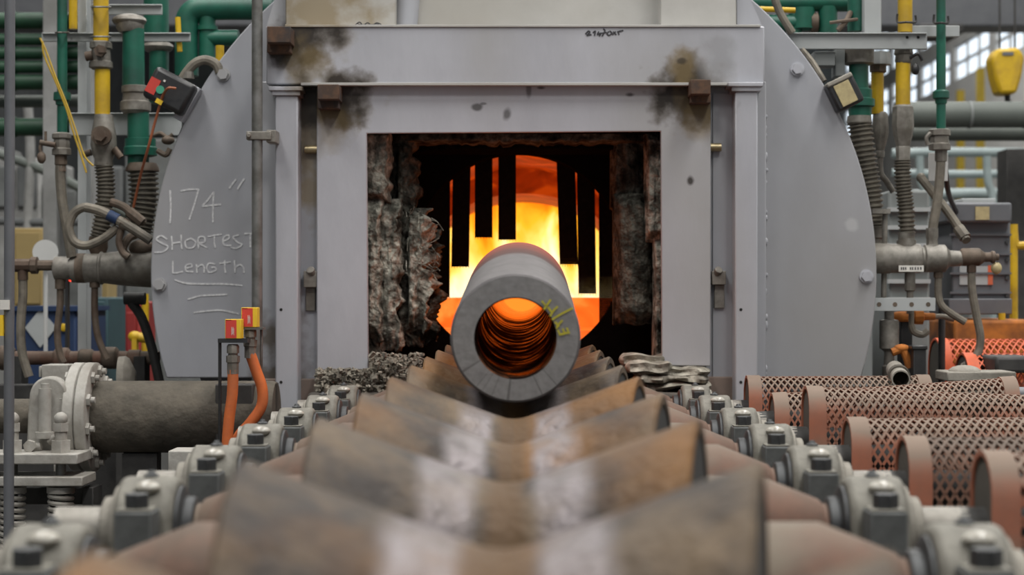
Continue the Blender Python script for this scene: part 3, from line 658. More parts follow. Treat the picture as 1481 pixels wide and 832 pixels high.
tag(MB().cyl((a.x, 5.7825, a.z+.012), (c.x, 5.7825, c.z+.012), .014).build('curtain_rail', 'soot'), 'dark rail carrying the woven curtain strips', 'rail')

# ================================================================== hot tube
tf = P(745.5, 489.5, 3.12); TR = .1133; BR_ = .0690
ax = [V(tf.x, 3.12, tf.z)]; slope = .0854
y = 3.12; z = tf.z; path = [(y, z)]
while y < 6.45:
    dy = .03; s_ = slope if y < 3.95 else slope*max(0, 1-(y-3.95)/.45); y += dy; z += s_*dy; path.append((y, z))
PTS = [V(tf.x, yy, zz) for yy, zz in path]
ZT = PTS[-1].z-TR
tb = thing('steel_tube', 'thick walled steel tube with dark cut end leaving the glowing furnace', 'tube', (tf.x, 3.12, tf.z-TR))
def frames(pts):
    fr = []
    for i in range(len(pts)):
        t = (pts[min(i+1,len(pts)-1)]-pts[max(i-1,0)]).normalized(); u = V(1,0,0); fr.append((u, t.cross(u)))
    return fr
FR = frames(PTS)
mb = MB(); seg = 72
rs = [TR-.0045, TR-.001, TR]+[TR*(1+.006*noise.noise(V(0, p.y*5, 0))) for p in PTS[1:]]
t0 = (PTS[1]-PTS[0]).normalized()
mb.rings([PTS[0], PTS[0]+t0*.002, PTS[0]+t0*.006]+PTS[1:], [FR[0]]*3+FR[1:], rs, seg, cap=False)
mb.build('outer_skin', 'tube_skin', tb)
BP = []
for a_, b_ in zip(PTS[:-1], PTS[1:]): BP += [a_.lerp(b_, k/5) for k in range(5)]
BP = [p for p in BP if p.y < 5.0]+[p for p in PTS if p.y >= 5.0]; BF = frames(BP)
mb = MB(); rs = [BR_+.003, BR_+.0005]+[BR_+.0011*noise.noise(V(3, p.y*42, 0))+.0010*noise.noise(V(9, p.y*95, 0))+.0012*noise.noise(V(1, p.y*13, 0)) for p in BP[1:]]
mb.rings([PTS[0], PTS[0]+t0*.003]+BP[1:], [FR[0]]*2+BF[1:], rs, seg, cap=False); mb.build('bore', 'tube_bore', tb, ang=60)
mb = MB(); mb.rings([PTS[0]]*2, [FR[0]]*2, [BR_+.003, TR-.0045], seg, cap=False); face = mb.build('cut_face', 'tube_face', tb)
mb = MB(); mb.rings([PTS[-1]]*2, [FR[-1]]*2, [.001, TR], seg, cap=False); mb.build('far_plug', 'tube_skin', tb)  # added glowing plug, hides the flame so the bore ends in orange
# yellow paint stick marks on the cut face
b = MB(); Dn = 3.1185
strokes(b, [[(784,436),(789,442)], [(796,434),(790,443),(787,447)], [(793,445),(798,452)], [(806,444),(800,450),(796,457)], [(799,462),(812,454),(828,446)], [(803,466),(808,472)], [(813,464),(808,469),(805,475)],
            [(807,478),(810,484)], [(810,484),(822,481)], [(814,476),(817,483)], [(820,475),(823,482)]], Dn, 3.0, .001)
mk = b.build('paint_mark', 'yellow_chalk', face)
sh_ = t0.z/t0.y                                      # lean the marks with the tilted face
for v in mk.data.vertices: v.co.y += -(v.co.z-TR)*sh_ - .0008

# ================================================================== conveyor
SP = .5; RA = ZC-.305; RE = .180; RV = .1125; HL = .20
ords = ['nearest', 'second nearest', 'third', 'fourth', 'fifth', 'sixth', 'seventh', 'eighth', 'ninth', 'tenth']
def make_roller(loc):
    t = thing('v_roller', '', 'roller', loc, 'V shaped conveyor rollers'); x, y, z = loc
    for s in (-1, 1):
        q = MB().lathe((x, y, z), (s,0,0), [(0,.05),(0,RV),(.012,RV+.001)]+[(.012+(HL-.016)*k/12, RV+(RE-RV)*k/12) for k in range(1,13)]+[(HL,RE-.003),(HL,RE-.014),(HL-.012,RE-.020),(HL-.012,.05)], 64)
        if s > 0:                                        # the right hand ends are sheared so that the dark disc shows
            for v in q.v:
                if v.x-x > .1: v.x += .165*(v.y-y)*min(1, (v.x-x-.1)/.08)
        q.build('cone', 'roller_steel', t)
        MB().lathe((x, y, z), (s,0,0), [(HL-.06,.072),(.325,.072),(.335,.068),(.405,.040),(.41,.034),(.42,.034)], 32).build('hub', 'hub_pink', t)
    q = MB().lathe((x, y, z), (1,0,0), [(HL-.016,.06),(HL-.016,RE-.012),(HL-.002,RE-.008),(HL-.002,.06)], 64)
    for v in q.v: v.x += .165*(v.y-y)
    q.build('end_disc', 'black_gap', t)  # added black disc, stands in for the dark hollow of the end
    MB().lathe((x-.60, y, z), (1,0,0), [(0,.030),(1.20,.030)], 24).build('shaft', 'fitting_grey', t)
    return t
def make_bearing(loc, s):                               # loc: the shaft axis in the middle of the bearing, s: side of the line
    t = thing('pillow_block', '', 'bearing', (loc[0], loc[1], loc[2]-.085), 'pillow block bearings beside the rollers'); x, y, z = loc
    hw = .038; prof = []
    for k in range(19):
        a = math.pi*k/18; prof.append((-math.cos(a)*.066, .012+math.sin(a)*.058))
    prof = [(-.105,-.085),(-.105,-.045),(-.070,-.040)]+prof+[(.070,-.040),(.105,-.045),(.105,-.085)]
    MB().prism([V(x-hw, y+u, z+v) for u, v in prof], (2*hw,0,0)).build('housing', 'bearing_grey', t, bevel=.008)
    for e in (-1, 1): MB().lathe((x+e*(hw-.001), y, z+.004), (e,0,0), [(0,.054),(.006,.054),(.008,.050),(.010,.040),(.022,.039),(.024,.036)], 28).build('seal', 'bolt_dark' if e == s*-1 else 'dusty_grey', t)
    for e in (-1, 1):
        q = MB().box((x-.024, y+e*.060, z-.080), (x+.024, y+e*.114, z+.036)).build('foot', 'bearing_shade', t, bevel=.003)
        q = MB().box((x-.022, y+e*.068, z+.036), (x+.022, y+e*.112, z+.039)); q.build('washer', 'bearing_grey', t, bevel=.001)
        hb_ = MB(); hb_.hexn((x, y+e*.09, z+.039), (0,0,1), .0165, .018); hb_.build('bolt_head', 'bolt_dark', t, bevel=.001)
    gz = MB(); gz.ball((x+.004, y-.045, z+.060), .016, 1.1, .9, .55); gz.build('grease_blob', 'grease', t)
    MB().lathe((x, y, z+.068), (0,0,1), [(0,.010),(.004,.010),(.006,.006),(.010,.004)], 12).build('grease_nipple', 'bolt_dark', t)
    return t
r0 = None; bl = br = None
for i in range(10):
    n = 1.75+i; y = n*SP
    if i == 9: continue
    loc = (0, y, RA); lb = 'rusty V shaped steel roller, %s from the viewer' % ords[i]
    if r0 is None: r0 = make_roller(loc); r0['label'] = lb
    else:
        rr_ = dup(r0, loc, lb)
        for ch in rr_.children:
            if ch.name.startswith('cone') and ch.bound_box[0][0] < -.05: ch.rotation_euler.x = i*1.3
    for s in (-1, 1):
        loc = (s*.476, y, RA); lb = 'dusty grey bearing on the %s side of the rollers, %s from the viewer' % ('left' if s < 0 else 'right', ords[i])
        if s < 0:
            if bl is None: bl = make_bearing(loc, s); bl['label'] = lb
            else: dup(bl, (loc[0], loc[1], loc[2]-.085), lb)
        else:
            if br is None: br = make_bearing(loc, s); br['label'] = lb
            else: dup(br, (loc[0], loc[1], loc[2]-.085), lb)
# frame beams that carry the bearings
for s in (-1, 1):
    t = thing('conveyor_beam', 'brown steel channel beam under the %s bearings' % ('left' if s < 0 else 'right'), 'beam', (s*.4915, 2.8, 0)); x = s*.4915; zt_ = RA-.0855
    b = MB(); b.box((x-.09, .3, zt_-.025), (x+.09, 5.04, zt_)); b.box((x-.012, .3, zt_-.30), (x+.012, 5.04, zt_-.025)); b.box((x-.09, .3, zt_-.325), (x+.09, 5.04, zt_-.30)); b.build('channel', 'frame_beam', t, bevel=.003)
    for y in (.6, 2.0, 3.4, 4.8): MB().box((x-.07, y-.07, 0), (x+.07, y+.07, zt_-.325)).build('leg', 'frame_beam', t, bevel=.004)
tag(MB().box((-.40, .3, RA-.36), (.40, 5.04, RA-.33)).build('scale_tray', 'frame_beam', None, bevel=.004), 'dark dusty scale tray below the rollers', 'tray')

# ================================================================== drive shaft guards on the right
def guard(n, X0, X1, ztop, label, r=.056, dz=0., dy=0., band='orange_dusty', mesh='orange_dusty', endband=True, h=.12, pitch=.0160, lean=0.):
    y0 = n*SP; z0 = ztop-r
    t = thing('shaft_guard', label, 'guard', (X0, y0, z0-h), 'expanded metal guards over the drive shafts')
    Lx = X1-X0; arc = math.pi*r; tot = arc+2*h
    def pt(u, v, off=0.):                                  # u along the shaft, v over the arch from front foot to back foot
        uu = u/Lx
        if v < h: yy, zz, ny, nz = -r, -h+v, -1, 0
        elif v < h+arc: a = (v-h)/r; yy, zz, ny, nz = -r*math.cos(a), r*math.sin(a), -math.cos(a), math.sin(a)
        else: yy, zz, ny, nz = r, -(v-h-arc), 1, 0
        return V(X0+u, y0+dy*uu+yy+ny*off, z0+dz*uu+zz+nz*off)
    mb = MB(); nu = int(Lx/pitch); nv = int(tot/(pitch*1.6)); pv = tot/nv; pu = Lx/nu; hw = .0044; th = .002
    for i in range(nu):
        for j in range(nv):
            for (ua, ub) in ((i*pu, (i+.5)*pu), ((i+1)*pu, (i+.5)*pu)):
                for (va, vb) in ((j*pv, (j+.5)*pv), ((j+1)*pv, (j+.5)*pv)):
                    mb.add([pt(ua, va-hw), pt(ub, vb-hw), pt(ub, vb+hw), pt(ua, va+hw), pt(ua, va-hw, -th), pt(ub, vb-hw, -th), pt(ub, vb+hw, -th), pt(ua, va+hw, -th)],
                           [(0,1,2,3), (0,4,5,1), (2,6,7,3)])
    mb.build('expanded_mesh', mesh, t, kind='stuff', ang=1)
    ends = [(0, .036)]+([(Lx-.036, Lx)] if endband else [])
    for (u0, u1) in ends:
        mb = MB(); k = 24
        for q in range(k+1):
            v = tot*q/k
            mb.v += [pt(u0, v, .003), pt(u1, v, .003), pt(u0, v, -.004), pt(u1, v, -.004)]
        for q in range(k):
            A = q*4; B = A+4; mb.f += [(A,A+1,B+1,B), (A+2,B+2,B+3,A+3), (A,B,B+2,A+2), (A+1,A+3,B+3,B+1)]
        mb.f += [(0,2,3,1), (4*k,4*k+1,4*k+3,4*k+2)]
        mb.build('band', band, t)
    mb = MB(); pr_ = [pt(.004, tot*q/20, -.004) for q in range(21)]; mb.prism(pr_, (.004,0,0)); mb.build('end_plate', 'frame_beam', t)  # plate kept dark, its colour stands in for a shaded gap
    s_ = MB(); s_.cyl((X0-.03, y0, RA if True else z0), (X1, y0+dy, RA+dz), .030); s_.build('drive_shaft', 'dark_steel', t)
    bf = MB(); bf.box((X0, y0-r-.03, z0-h-.012), (X0+.04, y0+r+.03, z0-h)); bf.box((X0+.0, y0-r*.8, z0-h-.30), (X0+.04, y0+r*.8, z0-h-.012)); bf.build('bracket', 'frame_beam', t)
    return t
gl = 'dusty orange expanded metal guard arch, %s from the viewer along the right bearings'
GX = .62
guard(4.75, GX, 2.1, ZC-.203, gl % 'nearest', dz=-.01, dy=-.06, endband=False)
guard(5.75, GX, 2.2, ZC-.222, gl % 'second', dz=-.0, dy=.08, endband=False, mesh='mesh_worn')
guard(6.75, GX, 2.3, ZC-.225, gl % 'third', dz=.012, dy=.0, endband=False)
guard(7.75, GX, 2.4, ZC-.190, gl % 'fourth', dz=-.06, dy=-.10, endband=False)
guard(8.75, GX-.005, 1.21, ZC-.232, gl % 'fifth', dz=.04, dy=.02, r=.06)
guard(9.75, GX-.005, 1.12, ZC-.211, gl % 'sixth and farthest', dz=.0, dy=.05, r=.06, pitch=.0175)
# support rail under the guards
tag(MB().box((.72, 1.2, 0), (.80, 5.05, ZC-.62)).build('guard_rail_beam', 'frame_beam', None, bevel=.004), 'dark beam on the floor under the shaft guards', 'beam')

# ================================================================== pipe and flange on the left
D = 4.95
t = thing('dusty_pipe', 'dust covered fat grey pipe with bolted flange left of the furnace', 'pipe', P(230, 655, D)*1)
yc = 603; a = P(140, yc, D); c = P(400, yc, D)
MB().lathe(a, (1,0,0), [(0,S(50,D)),(.01,S(52,D)),((c-a).x-.01,S(52,D)),((c-a).x,S(50,D))], 40).build('pipe_body', 'dusty_pipe', t)
fl = P(108, yc, D)
for k in range(2):
    g = MB().lathe(fl+V(k*S(17,D),0,0), (1,0,0), [(0,S(60,D)),(0,S(77,D)),(.003,S(78.5,D)),(S(14.5,D),S(78.5,D)),(S(16,D),S(76,D)),(S(16,D),S(50,D))], 48).build('flange', 'dusty_light', t)
b0 = None
for k in range(10):
    aa = 2*math.pi*k/10+.2; o = V(0, math.cos(aa)*S(66,D), math.sin(aa)*S(66,D)); q = P(104, yc, D)+o
    b = MB(); b.cyl(q, q+V(S(48,D),0,0), S(4.5,D), seg=10); b.hexn(q+V(S(34,D),0,0), (1,0,0), S(9,D), S(8,D)); b.hexn(q, (1,0,0), S(9,D), S(7,D)); b.build('flange_bolt', 'dusty_light', t)
MB().lathe(P(-60, 602, D), (1,0,0), [(0,S(25,D)),(S(166,D),S(25,D))], 32).build('feed_pipe', 'dusty_pipe', t)
MB().lathe(P(92, 602, D), (1,0,0), [(0,S(30,D)),(S(8,D),S(40,D)),(S(15,D),S(40,D))], 32).build('reducer', 'dusty_grey', t)
b = MB().pbox(311, 556, 366, 640, 4.86, 4.99); b.build('end_bracket', 'dark_steel', t, bevel=.004)
MB().pbox(360, 555, 400, 640, 4.93, 4.97).build('end_plate', 'frame_beam', t)
b = MB().box(P(180,655,D)+V(0,-.03,0), (P(230,655,D).x, D+.03, 0)); b.build('stand', 'dark_steel', t)
# clamp around the feed pipe
D = 4.82
t = thing('pipe_clamp', 'pale grey saddle clamp gripping the thin feed pipe', 'clamp', P(70, 655, D))
pr = []
for k in range(17):
    a_ = math.pi*k/16; pr.append((70-math.cos(a_)*28, 575-math.sin(a_)*30))
pl = [(38,655),(40,600)]+pr+[(98,600),(96,655)]
MB().prism([P(x, y, D) for x, y in pl], (0, .05, 0)).build('saddle', 'dusty_light', t, bevel=.006)
b = MB(); b.cyl(P(65,632,D-.02), P(65,562,D-.02), S(9,D)); b.cyl(P(65,562,D-.02), P(65,555,D-.02), S(6,D)); b.cyl(P(65,625,D-.02), P(65,634,D-.02), S(14,D)); b.build('clamp_barrel', 'dusty_light', t)
b = MB(); b.cyl(P(38,650,D-.03), P(60,646,D-.03), S(7,D)); b.hexn(P(45,645,D-.05), (0,-1,0), S(9,D), .02); b.cyl(P(70,640,D-.03), P(80,632,D-.03), S(5,D)); b.build('clamp_screw', 'dusty_light', t)
# spring hanger with plates
D = 4.74
t = thing('spring_hanger', 'pale spring hanger with two threaded rods, plates and coil springs', 'hanger', P(55, 832, D)-V(0,0,.2))
for (y0, y1, x1) in ((657,672,112), (690,704,119)):
    MB().pbox(-50, y0, x1, y1, D-.05, D+.10).build('plate', 'dusty_light', t, bevel=.003)
for x in (18, 88):
    b = MB(); b.cyl(P(x,600,D), P(x,900,D), S(7.5,D)); b.build('threaded_rod', 'galvanised', t)
    b = MB(); b.ball(P(x,606,D), S(10,D)); b.hexn(P(x,612,D), (0,0,-1), S(12,D), S(12,D)); b.hexn(P(x,637,D), (0,0,-1), S(15,D), S(18,D)); b.cyl(P(x,655,D), P(x,658,D), S(17,D)); b.cyl(P(x,624,D), P(x,637,D), S(9,D)); b.build('nut', 'dusty_light', t)
    for part, rad in (('spring', 16),):
        pth = [P(x,712,D)+V(S(rad,D)*math.cos(k*.5), S(rad,D)*math.sin(k*.5), -k*S(.72,D)) for k in range(13*18)]
        b = MB(); b.tube(pth, S(3.6,D), 7, straight=True); b.cyl(P(x,704,D), P(x,713,D), S(20,D)); b.build(part, 'dusty_light', t)
tag(MB().pbox(118, 705, 135, 1000, 4.80, 4.9).pbox(30, 705, 135, 730, 4.86, 4.9).build('hanger_post', 'dark_steel', None, bevel=.003), 'dark post behind the coil springs', 'post')
tag(MB().pbox(-60, 556, 205, 1020, 5.62, 5.66).build('shade_sheet', 'dark_steel', None, bevel=.005), 'added dark sheet standing for the shade behind the dusty pipe', 'cabinet')  # thin dark sheet added in place of the shade under the pipe
tag(MB().pbox(243, 652, 300, 700, 4.4, 4.5).box((P(262,0,4.4).x, 4.42, 0), (P(280,0,4.4).x, 4.48, P(0,700,4.4).z)).build('junction_box', 'dusty_light', None, bevel=.004), 'small pale grey box on a post behind the left bearings', 'box')

# ------------------------------------------------------------------ ignition hoses with red and yellow blocks
D = 4.70
t = thing('hose_bracket', 'thin black bracket carrying the lower red and yellow tag', 'bracket', (P(318,640,D).x, D, 0))
b = MB(); b.tube([(P(318,640,D).x, D, .0), P(318,640,D), P(318,495,D)], S(2.5,D), 8, straight=True); b.pbox(315, 490, 358, 496, D-.02, D+.03); b.build('bracket_arm', 'black_plastic', t)
t = thing('hose_bracket', 'thin grey bracket carrying the upper red and yellow tag', 'bracket', (P(365,600,D+.05).x, D+.05, 0))
b = MB(); b.pbox(352, 473.5, 380, 477, D+.03, D+.08); b.tube([(P(378,640,D+.1).x, D+.08, 0), P(378,640,D+.08), P(378,475,D+.08)], S(2.0,D), 8, straight=True); b.build('bracket_arm', 'galvanised', t)
for (x, y, dd, yb, hose, lb) in ((337, 462, 4.70, 490, [(337,535),(336,570),(331,610),(328,660),(330,720)], 'lower left'), (360.5, 445, 4.75, 473.5, [(362,512),(370,535),(379,562),(378,588),(362,612),(345,632),(335,660)], 'upper right')):
    t = thing('warning_block', 'red and yellow printed cube on a fitting, %s of the two' % lb, 'warning block', P(x, yb, dd), 'red and yellow blocks'); hw = 11.5
    b = MB().pbox(x-hw, y, x+hw, yb, dd-.022, dd+.022); bx_ = b.build('cube', 'yellow_print', t, bevel=.001)
    MB().pbox(x-hw+.8, y+1.0, x+hw-6.5, yb-.8, dd-.0226, dd-.0215).build('red_panel', 'red_print', bx_)
    MB().pbox(x-hw+.8, y+.6, x-hw+9, y+2, dd-.0226, dd-.0215).build('red_panel', 'red_print', bx_)
    b = MB()
    for k in range(4): b.pbox(x-2.2+k*1.0, y+11+(k%2)*2, x-1.7+k*1.0, yb-5-(k%3), dd-.0232, dd-.0224)
    b.build('print', 'white_print', bx_)
    h = hose; t = thing('orange_hose', 'orange rubber hose under the %s red and yellow block' % lb, 'hose', P(h[0][0], h[-1][1], dd), 'orange hoses')
    b = MB(); b.tube([P(px, py, dd) for px, py in h], S(8, dd), 14); b.build('hose', 'hose_orange', t)
    x2 = h[0][0]; y2 = h[0][1]
    b = MB(); b.lathe(P(x2, y2+6, dd), (0,0,1), [(0,S(8.5,dd)),(S(16,dd),S(8.5,dd)),(S(17,dd),S(10,dd)),(S(26,dd),S(10,dd)),(S(27,dd),S(7,dd)),(S(30,dd),S(7,dd)),(S(30,dd),S(9,dd)),(S(40,dd),S(9,dd)),(S(43,dd),S(7,dd))], 8, ).build('fitting', 'fitting_grey', t)

# ------------------------------------------------------------------ galvanised standpipe in front of the plate
D = 5.12
t = thing('standpipe', 'galvanised vertical pipe with clamp in front of the chalked plate', 'pipe', (P(372,0,D).x, D, 0))
MB().cyl((P(372,0,D).x, D, 0), (P(372,0,D).x, D, ZC+1.3), S(7.8,D), seg=20).build('pipe', 'galvanised', t)
b = MB().pbox(356, 190, 392, 202, D-.018, D+.018); b.pbox(385, 188, 399, 206, D-.01, D+.06); b.hexn(P(360,196,D-.018), (0,-1,0), .008, .008); b.build('clamp', 'fitting_grey', t, bevel=.002)
D = 4.6
t = thing('grey_post', 'blurred dark grey upright post at the left picture edge', 'post', (P(13,0,D).x, D, 0))
MB().cyl((P(12,0,D).x, D, 0), (P(15,0,D).x, D, ZC+1.3), S(7.5,D), seg=16).build('post', 'motor_grey', t)
b = MB().pbox(0, 434, 13, 448, D-.02, D+.016); b.build('cream_tag', 'white_print', t)
b = MB().pbox(-6, 456, 4, 486, D-.02, D+.016); b.build('yellow_tag', 'yellow_print', t)
# ================================================================== pipework helpers
def vp(t, name, m, x, y0, y1, r, D, seg=20): return MB().cyl(P(x,y1,D), P(x,y0,D), S(r,D), seg=seg).build(name, m, t)
def hp(t, name, m, x0, x1, y, r, D, seg=20): return MB().cyl(P(x0,y,D), P(x1,y,D), S(r,D), seg=seg).build(name, m, t)
def vl(t, name, m, x, y0, prof, D, seg=20):              # lathe going down from y0: [(dy px, r px)]
    return MB().lathe(P(x,y0,D), (0,0,-1), [(S(a,D), S(r,D)) for a, r in prof], seg).build(name, m, t)
def bellows(t, pts, r, D, m='bellows', pitch=5.2, name='bellows_hose'):
    p = [P(x,y,D) for x, y in pts]; L_ = sum((b-a).length for a, b in zip(p[:-1], p[1:])); n = max(2, int(L_/S(pitch,D)*4/(len(p)-1)))
    q = smooth(p, n) if len(p) > 2 else resample(p, n)
    b = MB(); b.tube(q, 0, 18, rf=lambda i: S(r if i % 4 in (0, 1) else r*.80, D), straight=True, n=1) if False else None
    fr = []; up = None
    for i, c in enumerate(q):
        tt = (q[min(i+1,len(q)-1)]-q[max(i-1,0)]).normalized()
        if up is None: up = tt.orthogonal().normalized()
        up = (up-tt*up.dot(tt)).normalized(); fr.append((up, tt.cross(up)))
    b.rings(q, fr, [S(r if i % 4 in (0, 1) else r*.80, D) for i in range(len(q))], 18)
    return b.build(name, m, t)
def hose(t, pts, r, D, m='conduit', name='hose', dz=None):
    return MB().tube([P(x,y,D if dz is None else D+dz[i]) for i, (x, y) in enumerate(pts)], S(r,D), 10).build(name, m, t)
def one(mb, name, m, label, cat, bevel=0, group=None): return tag(mb.build(name, m, None, bevel=bevel), label, cat, group)
def th(name, label, cat, px, D, py=None, group=None):
    return thing(name, label, cat, (P(px,0,D).x, D, 0.0 if py is None else P(0,py,D).z), group)
TOPZ = ZC+1.35
def yz(z, D): return VY-(z-ZC)*F/D

# ================================================================== left pipework
D = 5.55
t = th('air_line', 'thin green pipe with grey valve and hose at the far left of the pipework', 'pipe', 90, D, 370)
vp(t, 'pipe', 'green_paint', 90, yz(TOPZ,D), 195, 7.2, D)
vl(t, 'coupling', 'green_paint', 90, 134, [(0,9),(0,12),(5,12.5),(11,12.5),(13,9.5),(18,9)], D)
v = vl(t, 'valve_body', 'fitting_grey', 89, 192, [(0,11),(2,14),(8,14),(10,11),(14,12),(22,12),(24,14),(32,14),(33,9)], D, 8)
MB().cyl(P(80,210,D-.03), P(58,206,D-.03), S(4,D)).ball(P(60,228,D-.03), S(8,D), .8, .8, 1.1).tube([P(60,206,D-.03), P(58,215,D-.03), P(61,226,D-.03)], S(2.5,D), 8).cyl(P(66,208,D-.03), P(66,190,D-.03), S(2,D)).build('valve_lever', 'fitting_rust', v)
hose(t, [(89,225),(87,250),(90,290),(96,325),(102,362),(104,372)], 7.2, D, 'conduit')
vl(t, 'hose_end', 'fitting_rust', 88, 224, [(0,9),(14,9),(16,7),(24,7.5)], D, 8)
D = 5.60
t = th('gas_line', 'yellow gas pipe with rusty valve and bellows hose left of the furnace', 'pipe', 147, D, 350)
vp(t, 'pipe', 'yellow_paint', 146, yz(TOPZ,D), 64, 11, D); vp(t, 'pipe', 'yellow_paint', 148, 100, 168, 11, D)
v = vl(t, 'regulator', 'fitting_grey', 146, 60, [(0,13),(2,16),(10,16),(12,13),(28,14),(30,17),(38,17),(41,12)], D, 12)
b = MB().cyl(P(134,80,D-.02), P(124,82,D-.02), S(7,D)); b.hexn(P(146,74,D-.03), (0,-1,0), S(9,D), .016); b.pbox(142, 68, 152, 76, D-.05, D-.03); b.build('gauge_plate', 'fitting_rust', v)
v = vl(t, 'valve_body', 'fitting_grey', 150, 166, [(0,13),(6,14),(18,16),(28,18),(44,19),(58,16),(66,13),(74,14)], D, 16)
b = MB().cyl(P(148,197,D-.03), P(146,196,D-.075), S(14,D)); b.hexn(P(146,196,D-.075), (0,-1,0), S(9,D), .02); b.cyl(P(132,220,D), P(120,224,D), S(5,D)); b.cyl(P(165,215,D-.02), P(175,228,D-.02), S(5,D)); b.build('valve_bonnet', 'fitting_rust', v)
bellows(t, [(150,238),(153,270),(150,310),(143,345)], 14, D)
vl(t, 'hose_end', 'fitting_rust', 142, 343, [(0,13),(6,14),(16,14),(26,10)], D, 12)
D = 5.66
t = th('air_line', 'fat green pipe with grey cap and wide bellows hose beside the black controller', 'pipe', 195, D, 350)
b = MB().ball(P(187,30,D), S(24,D), 1.05, .9, .42); b.build('end_cap', 'fitting_grey', t)
vl(t, 'cap_body', 'fitting_grey', 188, 30, [(0,20),(10,20),(17,16)], D)
vl(t, 'pipe', 'green_paint', 193, 42, [(0,15.5),(85,16)], D); vl(t, 'union', 'fitting_grey', 196, 124, [(0,17),(1,20),(10,20),(12,18),(22,19),(24,22),(36,22),(41,17)], D, 12)
vl(t, 'pipe', 'green_paint', 200, 162, [(0,15.5),(86,15.5)], D); vl(t, 'coupling', 'green_paint', 203, 200, [(0,16),(1,22),(12,22),(14,24),(25,24),(27,17)], D)
bellows(t, [(206,243),(208,290),(200,335)], 22, D, pitch=6); vl(t, 'hose_end', 'fitting_rust', 206, 236, [(0,20),(8,24),(12,24)], D)
b = MB().tube([P(222,196,D-.05), P(232,193,D-.05), P(243,199,D-.06), P(250,194,D-.06)], S(3,D), 8); b.ball(P(243,203,D-.06), S(8,D), 1.2, 1, .8); b.tube([P(228,218,D-.05), P(240,224,D-.06), P(246,215,D-.06)], S(4,D), 8); b.build('pet_cock', 'fitting_rust', t)
D = 5.95
t = th('air_line', 'green pipe with flat grey cap half hidden behind the fat green one', 'pipe', 228, D, 130)
vp(t, 'pipe', 'green_paint', 226, yz(TOPZ,D), 62, 18, D); MB().ball(P(228,68,D), S(23,D), 1, .9, .42).build('end_cap', 'fitting_grey', t); vp(t, 'pipe', 'green_paint', 230, 72, 150, 14, D)
D = 5.90
t = th('air_main', 'green pipe elbow bending down above the black controller', 'pipe', 300, D, 100)
MB().tube([P(395,12,D), P(320,12,D), P(285,14,D), P(272,26,D), P(270,50,D), P(270,110,D)], S(17,D), 18).build('elbow', 'green_paint', t)
vp(t, 'branch', 'green_paint', 300, 25, 90, 12, D); vl(t, 'ring', 'green_paint', 300, 38, [(0,15),(6,15)], D)
hp(t, 'branch', 'green_paint', 300, 345, 55, 12, D)
one(MB().cyl(P(257,25,5.8), P(260,75,5.8), S(4,5.8)), 'small_gas_pipe', 'yellow_paint', 'thin yellow pipe stub behind the green elbow', 'pipe')
one(MB().cyl(P(104,-200,5.75), P(106,42,5.75), S(6,5.75)), 'small_gas_pipe', 'yellow_paint', 'thin yellow pipe stub beside the thin green pipe', 'pipe')
one(MB().cyl(P(318,66,5.7), P(318,95,5.7), S(6,5.7)).cyl(P(318,92,5.7), P(318,150,5.7), S(4,5.7)), 'small_gas_pipe', 'yellow_paint', 'thin yellow pipe stub over the furnace shoulder', 'pipe')
# supporting channels, all attached to one bracket frame at the back
D = 5.78
t = th('pipe_rack', 'grey angle iron rack holding the left gas and air pipes', 'rack', 170, D)
for (x0, y0, x1, y1) in ((132,6,234,21), (60,47,275,60), (100,163,262,196)):
    MB().pbox(x0, y0, x1, y1, D, D+.012).pbox(x0, y0, x1, y0+2.0, D-.012, D).build('angle_bar', 'hall_pale', t, bevel=.002)
MB().box((P(120,0,D+.1).x, D+.03, 0), (P(133,0,D+.1).x, D+.09, TOPZ)).build('upright', 'hall_pale', t, bevel=.002)
b = MB()
for x, y, r in ((90,47,9), (146,10,13), (146,53,13)): b.tube([P(x-r,y,D-.0), P(x-r,y,D-.26), P(x,y,D-.29), P(x+r,y,D-.26), P(x+r,y,D)], S(1.4,D), 6, 4)
b.build('u_bolts', 'galvanised', t, kind='stuff')
# black flame controller with red label
D = 5.30
t = th('flame_controller', 'black controller box with red label tilted on the furnace shoulder', 'controller', 245, D, 165)
Rm = Matrix.Rotation(math.radians(28), 3, 'Y'); c = P(249, 134, D+.06)
bx_ = MB().obox(c, (S(66,D), .11, S(50,D)), Rm).build('box', 'black_plastic', t, bevel=.014)
def onface(px, py, w_, h_, m, nm, dd): MB().obox(P(px,py,D+.003+dd), (S(w_,D), .003, S(h_,D)), Rm).build(nm, m, bx_)
onface(221, 124, 15, 23, 'red_print', 'red_label', 0)
MB().lathe(P(232,130,D+.006), (0,-1,0), [(0,S(6,D)),(.006,S(6,D))], 16).build('green_label', 'green_print', bx_)
onface(230, 147, 10, 7, 'yellow_print', 'yellow_label', 0); onface(238, 117, 3, 3, 'white_print', 'screw', 0)
hose(t, [(262,118),(270,105),(282,92),(297,87),(312,93),(318,105)], 7, D+.1, 'conduit', 'conduit'); vl(t, 'conduit_nut', 'fitting_grey', 272, 104, [(0,8),(10,9)], D+.1, 8)
MB().obox(P(272,150,D+.07), (S(14,D), .05, S(56,D)), Matrix.Rotation(math.radians(30),3,'Y')).build('mount_bracket', 'silver_trim', t, bevel=.002)
one(MB().tube([P(254,128,5.27), P(243,128,5.26), P(235,140,5.3), P(226,170,5.32), P(214,215,5.33), P(203,255,5.4), P(193,300,5.45)], S(2,5.3), 8), 'copper_wire', 'copper_wire', 'thin red brown wire hanging from the black controller', 'wire')
